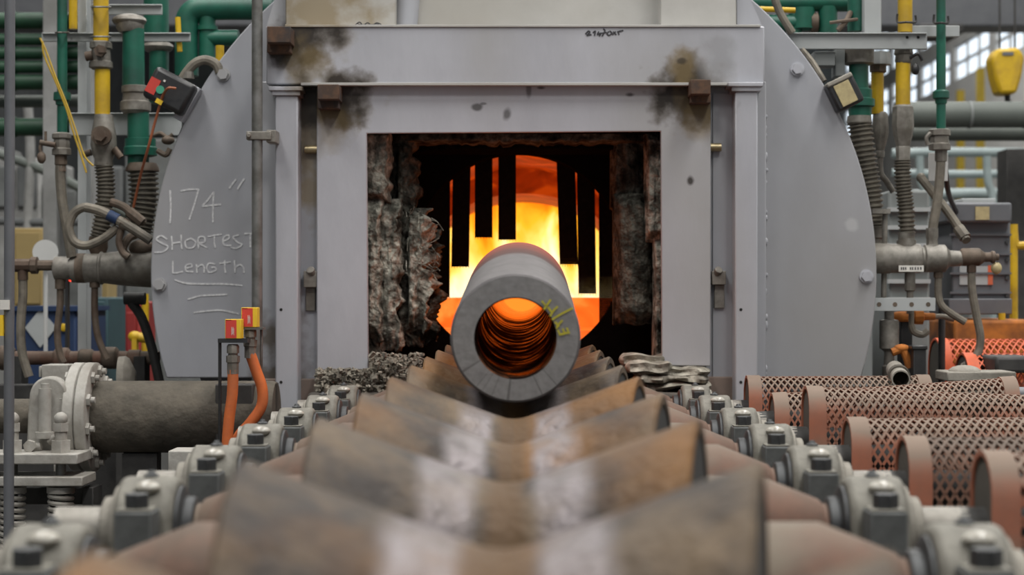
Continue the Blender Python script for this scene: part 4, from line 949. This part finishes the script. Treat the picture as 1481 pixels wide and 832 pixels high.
for i, (pts, lb) in enumerate((([(58,55),(66,72),(80,110),(98,155),(110,190),(122,225),(135,240)], 'upper'), ([(62,60),(64,80),(82,122),(97,160),(104,185),(114,215),(125,250)], 'lower'))):
    one(MB().tube([P(x,y,5.5) for x, y in pts], S(1.6,5.5), 6), 'signal_cable', 'cable_yellow', 'thin yellow cable sagging behind the green pipe, %s of the pair' % lb, 'cable', group='yellow cables')
# burner
D = 5.58
def hl(t, name, m, x, y, prof, D, seg=24): return MB().lathe(P(x,y,D), (1,0,0), [(S(a,D), S(r,D)) for a, r in prof], seg).build(name, m, t)
t = th('burner', 'grey stepped burner barrel entering the furnace from the left', 'burner', 150, D, 415)
hl(t, 'barrel', 'fitting_grey', 78, 388, [(0,12),(2,17),(26,17),(27,21),(66,21),(68,24),(70,24),(72,22),(105,26),(140,28),(260,29)], D, 32)
hl(t, 'collar', 'fitting_rust', 112, 388, [(0,21.5),(12,21.5)], D, 32)
hl(t, 'tail_piece', 'fitting_rust', 18, 384, [(0,6),(4,10),(26,10),(28,13),(36,13),(38,8),(62,8)], D, 10)
for x, y0, y1 in ((33,384,405), (87,400,418), (137,400,416)): MB().cyl(P(x,y0,D), P(x,y1,D), S(7.5,D)).build('port', 'fitting_rust', t)
b = MB().ball(P(205,358,D-.02), S(16,D), 1.2, .8, .7); b.tube([P(185,372,D-.06), P(178,360,D-.07), P(186,345,D-.06), P(196,340,D-.04)], S(6,D), 8); b.build('spark_plug', 'fitting_rust', t)
hose(t, [(33,402),(33,430),(30,470),(32,510),(42,545)], 6.5, D, 'conduit'); hose(t, [(87,415),(87,440),(83,480),(86,510),(92,525)], 5, D, 'fitting_rust'); hose(t, [(137,415),(137,450),(140,480),(146,500),(155,520)], 5, D, 'fitting_rust')
t = th('purge_hose', 'looped grey metal hose with purple band above the burner', 'hose', 150, 5.5, 360)
hose(t, [(170,329),(150,345),(126,355),(108,350),(100,330),(106,310),(118,301),(130,300)], 6.5, 5.48, 'conduit')
b = MB().tube([P(124,300,5.48), P(150,307,5.47), P(190,330,5.46), P(218,348,5.46)], S(7,5.5), 10); b.build('tube', 'conduit', t)
MB().cyl(P(157,311,5.468), P(171,318,5.466), S(8.2,5.5)).build('purple_band', 'blue_box', t); MB().cyl(P(176,322,5.466), P(184,327,5.466), S(9,5.5), seg=6).build('union', 'fitting_rust', t)
hose(t, [(176,330),(172,350),(178,366),(186,372)], 5, 5.47, 'fitting_rust', 'drop_tube')
one(MB().tube([P(160,292,5.5), P(180,300,5.5), P(196,315,5.5), P(208,322,5.52)], S(6,5.5), 10).cyl(P(186,306,5.5), P(206,322,5.5), S(8,5.5), seg=8), 'pilot_tube', 'fitting_rust', 'short rusty pilot tube behind the looped hose', 'tube')
one(MB().tube([P(190,438,5.7), P(205,460,5.7), P(220,505,5.7), P(232,560,5.7)], S(7,5.7), 10).cyl(P(180,432,5.7), P(210,432,5.7), S(9,5.7)), 'diagonal_brace', 'dark_steel', 'dark curved brace below the left burner', 'brace')
# shaft with lumpy couplings low on the left
D = 5.75
t = th('line_shaft', 'brown line shaft with round couplings low behind the flange', 'shaft', 110, D)
hl(t, 'shaft', 'hub_pink', -40, 518, [(0,10),(270,10)], D)
for x, r, m in ((10,18,'fitting_rust'), (90,15,'hub_pink'), (125,13,'fitting_rust'), (160,16,'fitting_rust'), (195,12,'hub_pink')): hl(t, 'coupling', m, x-12, 518, [(0,r*.7),(4,r),(20,r),(24,r*.7)], D)
for x in (28, 205): MB().box((P(x-8,0,D).x, D-.04, 0), (P(x+8,0,D).x, D+.04, P(0,515,D).z)).build('stand', 'dark_steel', t)
t = th('wheel', 'dark upright wheel behind the dusty pipe', 'wheel', 180, 5.5)
MB().lathe(P(172,548,5.5), (1,.1,0), [(0,S(20,5.5)),(.0,S(32,5.5)),(.02,S(33,5.5)),(.03,S(30,5.5)),(.05,S(12,5.5))], 32).build('disc', 'dusty_grey', t); MB().box((P(170,0,5.5).x, 5.48, 0), (P(184,0,5.5).x, 5.52, P(0,550,5.5).z)).build('stand', 'dark_steel', t)
one(MB().pbox(60, 528, 98, 550, 5.2, 5.3).pbox(56, 530, 60, 546, 5.22, 5.28).box((P(75,0,5.2).x, 5.22, 0), (P(85,0,5.2).x, 5.28, P(0,550,5.2).z)), 'switch_box', 'dusty_light', 'small pale switch box above the clamp', 'box', .002)

# ------------------------------------------------------------------ left background
for i, (y, r, lb) in enumerate(((30,12,'topmost'), (57,8.5,'second'), (77,9,'third'), (97,9,'fourth'), (119,11,'fifth'), (184,13,'lowest'))):
    a = P(-120, y, 8); c = P(140 if y < 150 else 128, y, 8)
    one(MB().cyl(a, c, S(r,8), seg=20).lathe(P(20,y,8), (1,0,0), [(0,S(r+1.5,8)),(S(5,8),S(r+1.5,8))], 20), 'cooling_pipe', 'green_dark', 'blurred dark green horizontal pipe at the upper left, %s of the stack' % lb, 'pipe', group='dark green pipe stack')
one(MB().cyl(P(-120,148,8.2), P(140,146,8.2), S(9,8.2)), 'cooling_pipe', 'big_pipe', 'pale grey green pipe between the dark green pipes', 'pipe')
for i, (x0, x1, lb) in enumerate(((62,82,'left of the thin green pipe'), (119,134,'behind the yellow gas pipe'))):
    a = P(x0,0,7.8); c = P(x1,0,7.8); b = MB(); b.box((a.x,7.8,0), (c.x,7.815,4)); b.box((a.x,7.96,0), (c.x,7.975,4)); b.box(((a.x+c.x)/2-.008,7.815,0), ((a.x+c.x)/2+.008,7.96,4))
    one(b, 'steel_upright', 'dim_white', 'pale steel H section upright ' + lb, 'column', .002)
t = th('far_machine', 'blurred pale grey machine housing far behind the left pipework', 'machine', 60, 11)
for (x0, y0, x1, y1, m) in ((-140,205,-20,900,'dim_pale'), (-18,228,60,900,'dim_white'), (62,262,118,900,'dim_pale'), (120,240,178,900,'dim_grey'), (180,200,260,900,'dim_pale')):
    a = P(x0,y0,11); c = P(x1,y0,11); MB().box((a.x,11,0), (c.x,11.8,a.z)).build('housing', m, t, bevel=.02)
for (x0,y0,x1,y1) in ((-10,240,20,300), (24,240,52,300), (70,275,110,310), (126,252,150,320)): MB().pbox(x0,y0,x1,y1,10.97,11).build('door_panel', 'dim_pale' if x0 % 4 else 'dim_grey', t, bevel=.01)
for i, (pts, r, m) in enumerate((([(-40,210),(60,245),(140,285),(200,320)],7,'big_pipe'), ([(40,150),(44,230),(40,330),(42,420)],7,'dim_white'), ([(-30,318),(60,322),(180,318)],6,'dim_grey'), ([(70,200),(72,300),(78,420)],5,'big_pipe'))):
    one(MB().tube([P(x,y,10.2) for x,y in pts], S(r,10.2), 10), 'service_pipe', m, ['sloping grey service pipe in the left background','upright white service pipe in the left background','level grey service pipe in the left background','slim upright service pipe in the left background'][i], 'pipe')
def floorbox(name, m, x0, y0, x1, D, depth, label, cat):
    t = th(name, label, cat, (x0+x1)/2, D); a = P(x0,y0,D); c = P(x1,y0,D)
    MB().box((a.x,D,0), (c.x,D+depth,a.z)).build('body', m, t, bevel=.008); return t
t = floorbox('storage_cabinet', 'hall_ochre', 18, 330, 62, 9.6, .4, 'ochre yellow cabinet behind the left post', 'cabinet'); MB().pbox(22,336,58,440,9.585,9.6).build('door', 'hall_ochre', t, bevel=.004)
t = floorbox('storage_cabinet', 'hall_ochre', 143, 398, 156, 8.8, .2, 'narrow ochre cabinet below the left burner', 'cabinet'); MB().pbox(145,404,154,500,8.79,8.8).build('door', 'hall_ochre', t)
t = floorbox('blue_bin', 'blue_box', 14, 446, 110, 7.0, .5, 'dark blue bin with a white diamond placard', 'bin')
b = MB().prism(poly([(58,447),(81,474),(58,503),(36,474)], 6.992), (0,.008,0)); b.build('placard', 'hall_pale', t); MB().pbox(10,443,114,450,6.985,7.5).build('rim', 'blue_box', t)
b = MB(); b.ball(P(92,474,6.99), S(6,7), 1, .3, 1); b.build('yellow_sticker', 'yellow_paint', t)
t = floorbox('teal_cabinet', 'teal_box', 116, 430, 156, 7.6, .4, 'dark teal cabinet beside the blue bin', 'cabinet'); MB().pbox(120,436,152,520,7.59,7.6).build('door', 'teal_box', t, bevel=.004)
t = floorbox('red_cabinet', 'red_box', 181, 436, 203, 7.2, .3, 'narrow red cabinet behind the dark brace', 'cabinet'); MB().pbox(183,452,196,520,7.19,7.2).build('door', 'red_box', t, bevel=.003)
one(MB().cyl((P(210,0,7).x,7,0), (P(210,0,7).x,7,P(0,425,7).z), S(5,7)), 'yellow_post', 'yellow_paint', 'slim yellow post between red cabinet and furnace', 'post')
one(MB().ball(P(195,487,6.9), S(9,6.9), 1.1, .8, .9).cyl(P(201,488,6.9), P(214,490,6.9), S(7,6.9)).box((P(192,0,6.9).x,6.88,0), (P(199,0,6.9).x,6.92,P(0,490,6.9).z)), 'yellow_valve', 'yellow_paint', 'small yellow valve on a post below the left burner', 'valve')
t = th('signal_lamp', 'tiny lit red signal lamp under the left burner', 'lamp', 104, 6.4, 412); MB().ball(P(104,405,6.4), S(3.5,6.4), 1.3,1,.8).build('lens', 'red_lamp', t); MB().pbox(96,400,112,404,6.38,6.44).box((P(94,0,6.4).x,6.40,0),(P(98,0,6.4).x,6.43,P(0,400,6.4).z)).build('holder', 'black_plastic', t)
one(MB().lathe(P(66,365,6.6), (.2,-1,0), [(0,S(18,6.6)),(.02,S(18,6.6)),(.02,S(15,6.6))], 24).cyl(P(66,380,6.62), (P(66,0,6.62).x,6.62,0), S(3,6.6)), 'round_gauge', 'hall_white', 'white round gauge disc on a stand behind the burner tail', 'gauge')

# ================================================================== right pipework
D = 5.52
t = th('pipe_rack', 'grey angle iron rack holding the right gas and air pipes', 'rack', 1240, D)
MB().pbox(1120, 47, 1341, 71, D, D+.012).pbox(1120, 47, 1341, 49, D-.012, D+.01).build('angle_bar', 'hall_pale', t, bevel=.002)
MB().pbox(1318, 37, 1388, 53, D+.05, D+.07).build('angle_bar', 'hall_pale', t, bevel=.002)
MB().box((P(1251,0,D).x, D+.02, P(0,47,D).z), (P(1277,0,D).x, D+.10, TOPZ)).build('upright', 'hall_pale', t, bevel=.003)
MB().pbox(1178, 74, 1208, 95, D+.02, D+.1).pbox(1208,71,1222,110,D+.05,D+.12).build('bracket', 'hall_grey', t, bevel=.002)
b = MB()
for x, y, r in ((1311,32,13), (1361,33,10)): b.tube([P(x-r,y-12,D-.06), P(x-r,y,D-.06), P(x,y,D-.09), P(x+r,y,D-.06), P(x+r,y-10,D-.06)], S(1.6,D), 6, 4)
b.build('u_bolts', 'dark_steel', t, kind='stuff')
for x, y in ((1312,54), (1328,54)): MB().cyl(P(x,y,D+.002), P(x,y,D-.002), S(2.2,D), seg=10).build('hole', 'black_gap', t)
D = 5.60
t = th('air_line', 'fat green pipe with wide bellows hose right of the furnace plate', 'pipe', 1242, D, 340)
vl(t, 'flange', 'fitting_grey', 1242, 72, [(0,18),(0,22),(20,22),(22,18)], D, 16); vp(t, 'pipe', 'green_paint', 1242, 92, 172, 14, D); vp(t, 'pipe', 'green_paint', 1240, yz(TOPZ,D), 46, 14, D)
vl(t, 'coupling', 'green_paint', 1244, 128, [(0,14),(2,17),(14,17),(16,21),(26,21),(28,17),(40,16)], D); vl(t, 'hose_end', 'fitting_grey', 1243, 168, [(0,17),(10,18),(12,16)], D)
bellows(t, [(1243,178),(1250,230),(1258,280),(1263,330)], 18, D, pitch=6.5, m='bellows'); vl(t, 'hose_end', 'fitting_grey', 1263, 328, [(0,17),(16,17),(18,14),(34,14)], D)
D = 5.66
t = th('gas_line', 'shorter yellow gas pipe with grey bulb fitting right of the plate', 'pipe', 1270, D, 280)
vl(t, 'union', 'hall_pale', 1272, 76, [(0,16),(10,17),(18,17)], D, 10); vl(t, 'union', 'fitting_rust', 1270, 94, [(0,12),(10,12),(12,9)], D, 8); vp(t, 'pipe', 'yellow_paint', 1269, 104, 165, 9, D)
vl(t, 'bulb_fitting', 'fitting_grey', 1273, 162, [(0,8),(4,11),(30,13),(44,10),(56,6),(58,7),(66,6)], D, 10); hose(t, [(1273,226),(1274,250),(1282,262),(1292,278)], 4.5, D, 'fitting_grey'); 
t = th('gas_line', 'taller yellow gas pipe with grey bulb fitting and slim bellows hose', 'pipe', 1310, D-.1, 350)
D = 5.56
vp(t, 'pipe', 'yellow_paint', 1309, yz(TOPZ,D), 47, 10.5, D); vl(t, 'union', 'fitting_grey', 1307, 70, [(0,13),(8,14),(10,12),(18,13),(22,11)], D, 10); vp(t, 'pipe', 'yellow_paint', 1306, 91, 155, 10.5, D)
vl(t, 'bulb_fitting', 'fitting_grey', 1306, 152, [(0,12),(3,15),(14,15.5),(30,16),(44,14),(60,10),(62,11),(80,10)], D, 8)
b = MB().tube([P(1316,84,D-.02), P(1328,78,D-.03), P(1334,88,D-.03)], S(2.5,D), 8); b.ball(P(1324,100,D-.03), S(7,D), .9, .8, 1.2); b.build('pet_cock', 'black_plastic', t)
bellows(t, [(1305,232),(1306,265),(1310,300),(1312,340)], 12.5, D, pitch=5); vl(t, 'hose_end', 'fitting_grey', 1311, 336, [(0,12),(10,12),(12,14),(18,14)], D)
D = 5.50
t = th('air_line', 'thin green pipe with grey valve and steel hose on the right', 'pipe', 1361, D, 365)
vp(t, 'pipe', 'green_paint', 1361, yz(TOPZ,D), 190, 6.8, D); vl(t, 'coupling', 'green_paint', 1361, 130, [(0,8),(3,12),(12,12),(14,9),(20,8)], D)
v = vl(t, 'valve_body', 'fitting_grey', 1359, 187, [(0,13),(1,16),(9,16),(10,13),(20,14),(22,16),(30,16),(31,9)], D, 8); MB().tube([P(1346,192,D-.03), P(1340,200,D-.03), P(1342,210,D-.03)], S(3,D), 8).build('valve_lever', 'fitting_grey', v)
hose(t, [(1361,218),(1360,245),(1356,290),(1349,330),(1348,362)], 7, D, 'conduit'); vl(t, 'hose_end', 'fitting_grey', 1361, 216, [(0,9),(16,9),(18,8)], D, 8); vl(t, 'hose_end', 'fitting_grey', 1348, 330, [(0,9),(14,9),(16,8),(28,9)], D, 8)
one(MB().pbox(1343, 221, 1371, 262, 5.56, 5.565), 'white_tag', 'hall_white', 'blank white plate behind the right steel hose', 'plate', .001)
one(MB().tube([P(1331,256,5.58), P(1350,280,5.56), P(1375,312,5.54), P(1392,338,5.52), P(1398,348,5.5)], S(6.5,5.55), 10).cyl(P(1386,330,5.53), P(1396,344,5.51), S(9,5.5), seg=8).ball(P(1332,257,5.58), S(7,5.6)), 'cable_conduit', 'conduit', 'tan conduit slanting down to the right burner', 'conduit')
one(MB().tube([P(1366,215,5.6), P(1368,250,5.66), P(1372,280,5.8), P(1380,300,6.2), P(1385,310,6.36)], S(4,5.7), 8), 'black_cable', 'black_plastic', 'short black cable behind the tan conduit', 'cable')
# green mains on top of the furnace, right
D = 6.0
t = th('air_main', 'green main pipes crossing above the right furnace shoulder', 'pipe', 1180, D, 60)
hp(t, 'pipe', 'green_paint', 1060, 1255, 4, 13, D); hp(t, 'pipe', 'green_paint', 1090, 1180, 33, 12, D); vl(t, 'ring', 'green_paint', 1162, 12, [(0,17),(30,17)], D); vp(t, 'branch', 'green_paint', 1197, 10, 60, 14, D); vp(t, 'branch', 'green_paint', 1150, 20, 60, 10, D)
MB().tube([P(1255,-20,D-.1), P(1243,10,D-.1), P(1240,30,D-.1)], S(12,D), 12).build('elbow', 'green_paint', t)
hp(t, 'clamp', 'fitting_rust', 1172, 1182, 33, 15, D)
one(MB().cyl(P(1095,13,5.85), P(1150,15,5.85), S(4,5.85)), 'small_gas_pipe', 'yellow_paint', 'thin yellow pipe between the green mains on the right', 'pipe')
one(MB().tube([P(1118,-10,5.5), P(1128,18,5.5), P(1146,48,5.5)], S(6,5.5), 10), 'tan_hose', 'conduit', 'tan hose leaning on the right furnace shoulder', 'hose')
one(MB().tube([P(1212,44,5.56), P(1224,30,5.56), P(1230,18,5.58)], S(4,5.5), 8).tube([P(1200,33,5.56), P(1222,30,5.55), P(1240,28,5.56)], S(2.5,5.5), 6), 'clamp_wire', 'fitting_rust', 'bent rusty clamp wire above the right angle bar', 'wire')
one(MB().tube([P(1160,72,5.52), P(1175,90,5.5), P(1185,106,5.48), P(1192,118,5.47)], S(4.5,5.5), 8), 'grey_cable', 'conduit', 'grey cable running down to the gold faced detector', 'cable')
# detector with gold face
D = 5.34
t = th('flame_detector', 'black detector box with gold face on the right plate edge', 'detector', 1220, D, 165)
Rm = Matrix.Rotation(math.radians(-24), 3, 'Y'); Rm = Rm  # leaning with the edge of the round plate
Rm2 = Matrix.Rotation(math.radians(-26), 3, 'Y')
bx_ = MB().obox(P(1219,136,D+.05), (S(42,D), .09, S(44,D)), Rm2).build('box', 'black_plastic', t, bevel=.008)
MB().obox(P(1223,135,D+.004), (S(24,D), .006, S(33,D)), Rm2).build('gold_face', 'gold_face', bx_, bevel=.001)
MB().obox(P(1212,117,D+.03), (S(40,D), .06, S(7,D)), Rm2).build('cover', 'dusty_grey', bx_, bevel=.004)
# right burner
D = 5.48
t = th('burner', 'grey burner barrel with side hoses on the right of the furnace', 'burner', 1340, D, 400)
hl(t, 'barrel', 'fitting_grey', 1240, 374, [(0,22),(46,22),(48,21),(90,21),(92,17),(95,17),(97,20),(126,20),(130,15),(133,12),(160,10)], D, 28)
hl(t, 'tee', 'fitting_rust', 1380, 372, [(0,7),(8,7),(9,11),(12,13),(36,13),(40,10),(44,7),(52,7),(54,9),(58,9),(60,5),(64,5)], D, 12)
vl(t, 'port', 'fitting_grey', 1311, 345, [(0,12),(12,13),(14,15)], D); vl(t, 'port', 'fitting_grey', 1348, 354, [(0,10),(6,12),(12,12)], D, 8); vl(t, 'port', 'fitting_rust', 1405, 380, [(0,7),(14,7)], D, 8); vl(t, 'port', 'fitting_rust', 1357, 388, [(0,7),(14,7)], D, 8)
MB().ball(P(1441,388,D), S(9,D), .9,.7,1).build('hanging_tag', 'gold_face', t)
MB().pbox(1300, 384, 1336, 393, D-.047, D-.043).build('label_strip', 'white_print', t)
b = MB()
for k, x in enumerate((1303,1306,1309,1316,1319,1323,1327,1331)): b.pbox(x, 386.5, x+1.8, 390.5, D-.0478, D-.0468)
b.build('label_print', 'ink', t, kind='stuff')
hose(t, [(1357,402),(1357,425),(1362,442),(1378,455),(1396,466)], 5.5, D, 'conduit'); hose(t, [(1405,394),(1406,420),(1412,455),(1418,490),(1412,515),(1392,532)], 6, D, 'conduit')
vl(t, 'drain_pipe', 'fitting_grey', 1316, 394, [(0,7),(4,8),(26,8),(28,5),(60,5)], D, 10)
# perforated bar and things under it
D = 5.44
t = th('perforated_bar', 'pale flat bar with four bolt holes under the right burner', 'bar', 1310, D, 450)
b = MB(); hx = [1271, 1294, 1318, 1342]; b.pbox(1262, 431, 1353, 450, D, D+.012); b.build('bar', 'hall_pale', t, bevel=.001)
for x in hx: MB().lathe(P(x,440.5,D+.004), (0,-1,0), [(0,S(3.4,D)),(.0046,S(3.4,D))], 14).build('bolt_hole', 'fitting_rust', t)
b = MB().cyl(P(1280,310,D+.05), P(1278,431,D+.05), S(4,D)); b.pbox(1262, 302, 1288, 309, D+.02, D+.09); b.build('hanger', 'fitting_grey', t)
t = th('filter_bowl', 'pale drain filter hanging below the perforated bar', 'filter', 1287, 5.5, 530)
vl(t, 'bowl', 'fitting_grey', 1286, 450, [(0,7),(12,7),(13,13),(16,14),(54,14),(58,8),(62,7),(78,8),(80,10),(100,10)], 5.5, 14)
t = th('rusty_valve', 'orange rusty valve under the perforated bar', 'valve', 1330, 5.6, 480)
hl(t, 'body', 'rust_orange', 1292, 458, [(0,6),(8,8),(28,8),(30,12),(42,12),(44,6),(60,5)], 5.6, 10); hose(t, [(1340,459),(1362,458),(1380,462)], 4, 5.6, 'conduit')
t = th('rusty_valve', 'orange rusty elbow valve beside the filter bowl', 'valve', 1305, 5.45, 530)
MB().tube([P(1290,510,5.45), P(1304,506,5.45), P(1310,514,5.45), P(1316,532,5.45)], S(6,5.45), 10).ball(P(1304,504,5.45), S(9,5.45), 1.3,.8,.7).build('body', 'rust_orange', t)
for (x0, y0, x1, lb, D) in ((1303,456,1320,'taller',5.62), (1321,501,1340,'shorter',5.40)):
    one(MB().box((P(x0,0,D).x,D,0), (P(x1,0,D).x,D+.06,P(0,y0,D).z)).pbox(x0-2,y0-1,x1+2,y0+5,D-.005,D+.065), 'black_stanchion', 'black_plastic', 'black square stanchion below the right burner, %s of two' % lb, 'post', .003)
one(MB().tube([P(1318,470,5.5), P(1322,480,5.5), P(1334,484,5.5), P(1342,478,5.5)], S(5,5.5), 8).cyl(P(1318,450,5.5), P(1318,472,5.5), S(4,5.5)), 'drain_hose', 'conduit', 'short hooked grey drain hose under the perforated bar', 'hose')
one(MB().cyl(P(1362,440,5.7), (P(1362,0,5.7).x,5.7,0), S(5,5.7)), 'black_post', 'black_plastic', 'slim black post behind the right burner hose', 'post')
D = 4.8
t = th('pipe_stub', 'open ended grey pipe stub lying on the farthest guards', 'pipe', 1310, D, 560)
b = MB(); c0 = P(1303,549,D); b.lathe(c0, (.15,1,.05), [(0,S(11.5,D)),(0,S(13.5,D)),(.3,S(13.5,D)),(.3,S(11.5,D))], 20, close=True); b.build('pipe', 'dusty_grey', t); MB().lathe(c0+V(.013,.08,.004), (.15,1,.05), [(0,S(16,D)),(.05,S(16,D))], 20).build('collar', 'dusty_pipe', t)
# motor behind
D = 6.35
t = th('drive_motor', 'dark grey square drive motor behind the right burner', 'motor', 1418, D, 452)
MB().pbox(1376, 316, 1462, 452, D, D+.4).build('body', 'motor_grey', t, bevel=.008); MB().pbox(1368, 293, 1464, 322, D-.05, D+.42).build('terminal_box', 'motor_grey', t, bevel=.008); MB().pbox(1392,287,1440,294,D,D+.3).build('lid', 'hall_pale', t, bevel=.003)
MB().pbox(1411,299,1431,318,D-.056,D-.05).build('plate_tag', 'gold_face', t)
for k in range(4): MB().pbox(1374,338+k*28,1463,341+k*28,D-.012,D).build('rib', 'motor_grey', t)
MB().pbox(1372,432,1464,455,D-.03,D+.4).build('foot', 'motor_grey', t, bevel=.004); MB().pbox(1388,385,1436,412,D-.006,D).build('warning_label', 'hall_pale', t); MB().pbox(1429,384,1436,412,D-.008,D-.005).build('red_strip', 'orange_paint', t)
b = MB()
for k in range(4): b.hexn(P(1456,350+k*26,D), (0,-1,0), S(3,D), .01)
b.build('bolts', 'bolt_dark', t, kind='stuff')
t = th('motor_base', 'rusty orange plinth under the grey drive motor', 'plinth', 1430, D)
MB().box((P(1380,0,D-.1).x, D-.1, 0), (P(1500,0,D).x, D+.5, P(0,463,D-.1).z)).build('plinth', 'rust_orange', t, bevel=.012); MB().cyl(P(1449,464,D-.05), P(1449,453,D-.05), S(5,D)).build('yellow_plug', 'yellow_paint', t)
D = 6.0
t = th('gear_housing', 'grey ribbed gear housing half hidden by the right hoses', 'gearbox', 1320, 6.2)
MB().box((P(1285,0,6.2).x,6.2,0), (P(1345,0,6.2).x,6.5,P(0,275,6.2).z)).build('housing', 'hall_grey', t, bevel=.01)
for k in range(6): MB().pbox(1284,300+k*26,1346,306+k*26,6.18,6.2).build('rib', 'hall_pale', t)
# orange guards in the background
for i, (n, X0, X1, zt_, lb) in enumerate(((11.0, 1.35, 2.2, ZC-.168, 'behind the grey casting'), (11.9, 1.37, 2.3, ZC-.133, 'below the rusty plinth'))):
    guard(n, X0, X1, zt_, 'bright orange expanded metal guard %s' % lb, r=.10, band='orange_paint', mesh='orange_paint', pitch=.022, h=.14)
t = th('casting', 'dusty grey casting lying on the guards at the right', 'casting', 1430, 5.1, 555)
b = MB().ball(P(1395,538,5.1), S(22,5.1), 1.1,1,.45); b.pbox(1370,538,1470,552,5.05,5.2); b.box((P(1390,0,5.1).x,5.08,0),(P(1440,0,5.1).x,5.18,P(0,550,5.1).z)); b.build('casting', 'dusty_grey', t, bevel=.004)
one(MB().pbox(1440,516,1500,540,5.3,5.5).ball(P(1446,528,5.4), S(13,5.4), 1,1,.8), 'rag_roll', 'dark_steel', 'dark grey bundle in front of the orange guard at the right edge', 'bundle', .01)
one(MB().cyl(P(1430,571,4.75), P(1560,571,4.75), S(11,4.75)), 'shaft_sleeve', 'motor_grey', 'smooth blue grey shaft sleeve at the end of the fifth guard', 'shaft')
one(MB().tube([P(1500,355,6.9), P(1470,356,6.9), P(1466,362,6.9), (P(1468,0,6.9).x,6.9,0)], S(6,6.9), 10), 'guard_rail', 'yellow_paint', 'yellow safety rail post at the right picture edge', 'rail')
# hall background right
D = 9.0
t = th('duct', 'fat grey green duct running level across the right background', 'duct', 1420, D)
hp(t, 'duct', 'big_pipe', 1295, 1640, 166, 19, D, 28); hp(t, 'lower_duct', 'big_pipe', 1295, 1640, 192, 12, D+.25, 20)
for x in (1470, 1640): MB().box((P(x-14,0,D+.5).x, D+.5, 0), (P(x+16,0,D+.5).x, D+.7, P(0,203,D).z)).build('support_column', 'dark_steel', t, bevel=.004)
for x in (1400, 1480): hp(t, 'band', 'hall_grey', x, x+4, 166, 20, D, 28)
for i, (pts, r, m, lb) in enumerate((([(1290,222),(1380,220),(1520,222)],7,'pale_pipe','topmost'), ([(1290,250),(1400,252),(1520,250)],6,'pale_pipe','second'), ([(1290,284),(1400,280),(1520,282)],8,'pale_pipe','third'), ([(1290,330),(1400,330),(1520,328)],6,'big_pipe','lowest'))):
    one(MB().tube([P(x,y,12) for x,y in pts], S(r,12), 12), 'process_pipe', m, 'pale level process pipe in the right background, %s of four' % lb, 'pipe', group='pale process pipes')
for i, (x, lb) in enumerate(((1330,'left'), (1427,'right'))): one(MB().tube([P(x,226,11.6), P(x+2,262,11.6), P(x+8,284,11.6), P(x+10,340,11.6), (P(x+10,0,11.6).x,11.6,0)], S(6,11.6), 10), 'pipe_drop', 'pale_pipe', 'pale bent pipe drop behind the motor, %s of two' % lb, 'pipe')
t = floorbox('far_cabinet', 'hall_pale', 1270, 300, 1400, 13.5, .8, 'pale cabinet row far behind the right burner', 'cabinet')
for k in range(3): MB().pbox(1276+k*42,306,1312+k*42,420,13.48,13.5).build('door', 'hall_grey', t, bevel=.01)
t = floorbox('far_cabinet', 'hall_grey', 1402, 360, 1560, 12.5, .8, 'grey low cabinet far behind the motor', 'cabinet')
for k in range(3): MB().pbox(1408+k*44,366,1446+k*44,440,12.48,12.5).build('door', 'big_pipe', t, bevel=.01)
# crane hook block
D = 10.0
t = th('hook_block', 'yellow crane hook block hanging at the upper right', 'hook block', 1457, D, 145)
MB().prism(poly([(1434,84),(1442,70),(1474,68),(1483,82),(1478,112),(1471,135),(1446,136),(1439,112)], D), (0,.16,0)).build('cheek_plates', 'yellow_paint', t, bevel=.02)
MB().cyl(P(1457,135,D+.08), P(1457,146,D+.08), S(4,D)).tube([P(1457,146,D+.08), P(1464,154,D+.08), P(1457,164,D+.08), P(1449,158,D+.08)], S(3.5,D), 8).build('hook', 'dark_steel', t)
MB().pbox(1450,75,1466,80,D-.006,D).build('name_plate', 'motor_grey', t)
for x in (1446,1468): MB().cyl(P(x,70,D+.08), (P(x,0,D).x,D+.08,8.9), S(1.6,D), seg=8).build('rope', 'dark_steel', t)
D = 19.0
t = th('crane_girder', 'dark overhead crane girder crossing the hall at the top right', 'crane', 1385, D, 45)
MB().box((-7.9, D, P(0,38,D).z), (7.9, D+.5, P(0,-25,D).z)).build('girder', 'motor_grey', t, bevel=.02); MB().pbox(1330,34,1395,48,D-.1,D+.6).build('trolley', 'dark_steel', t, bevel=.02)
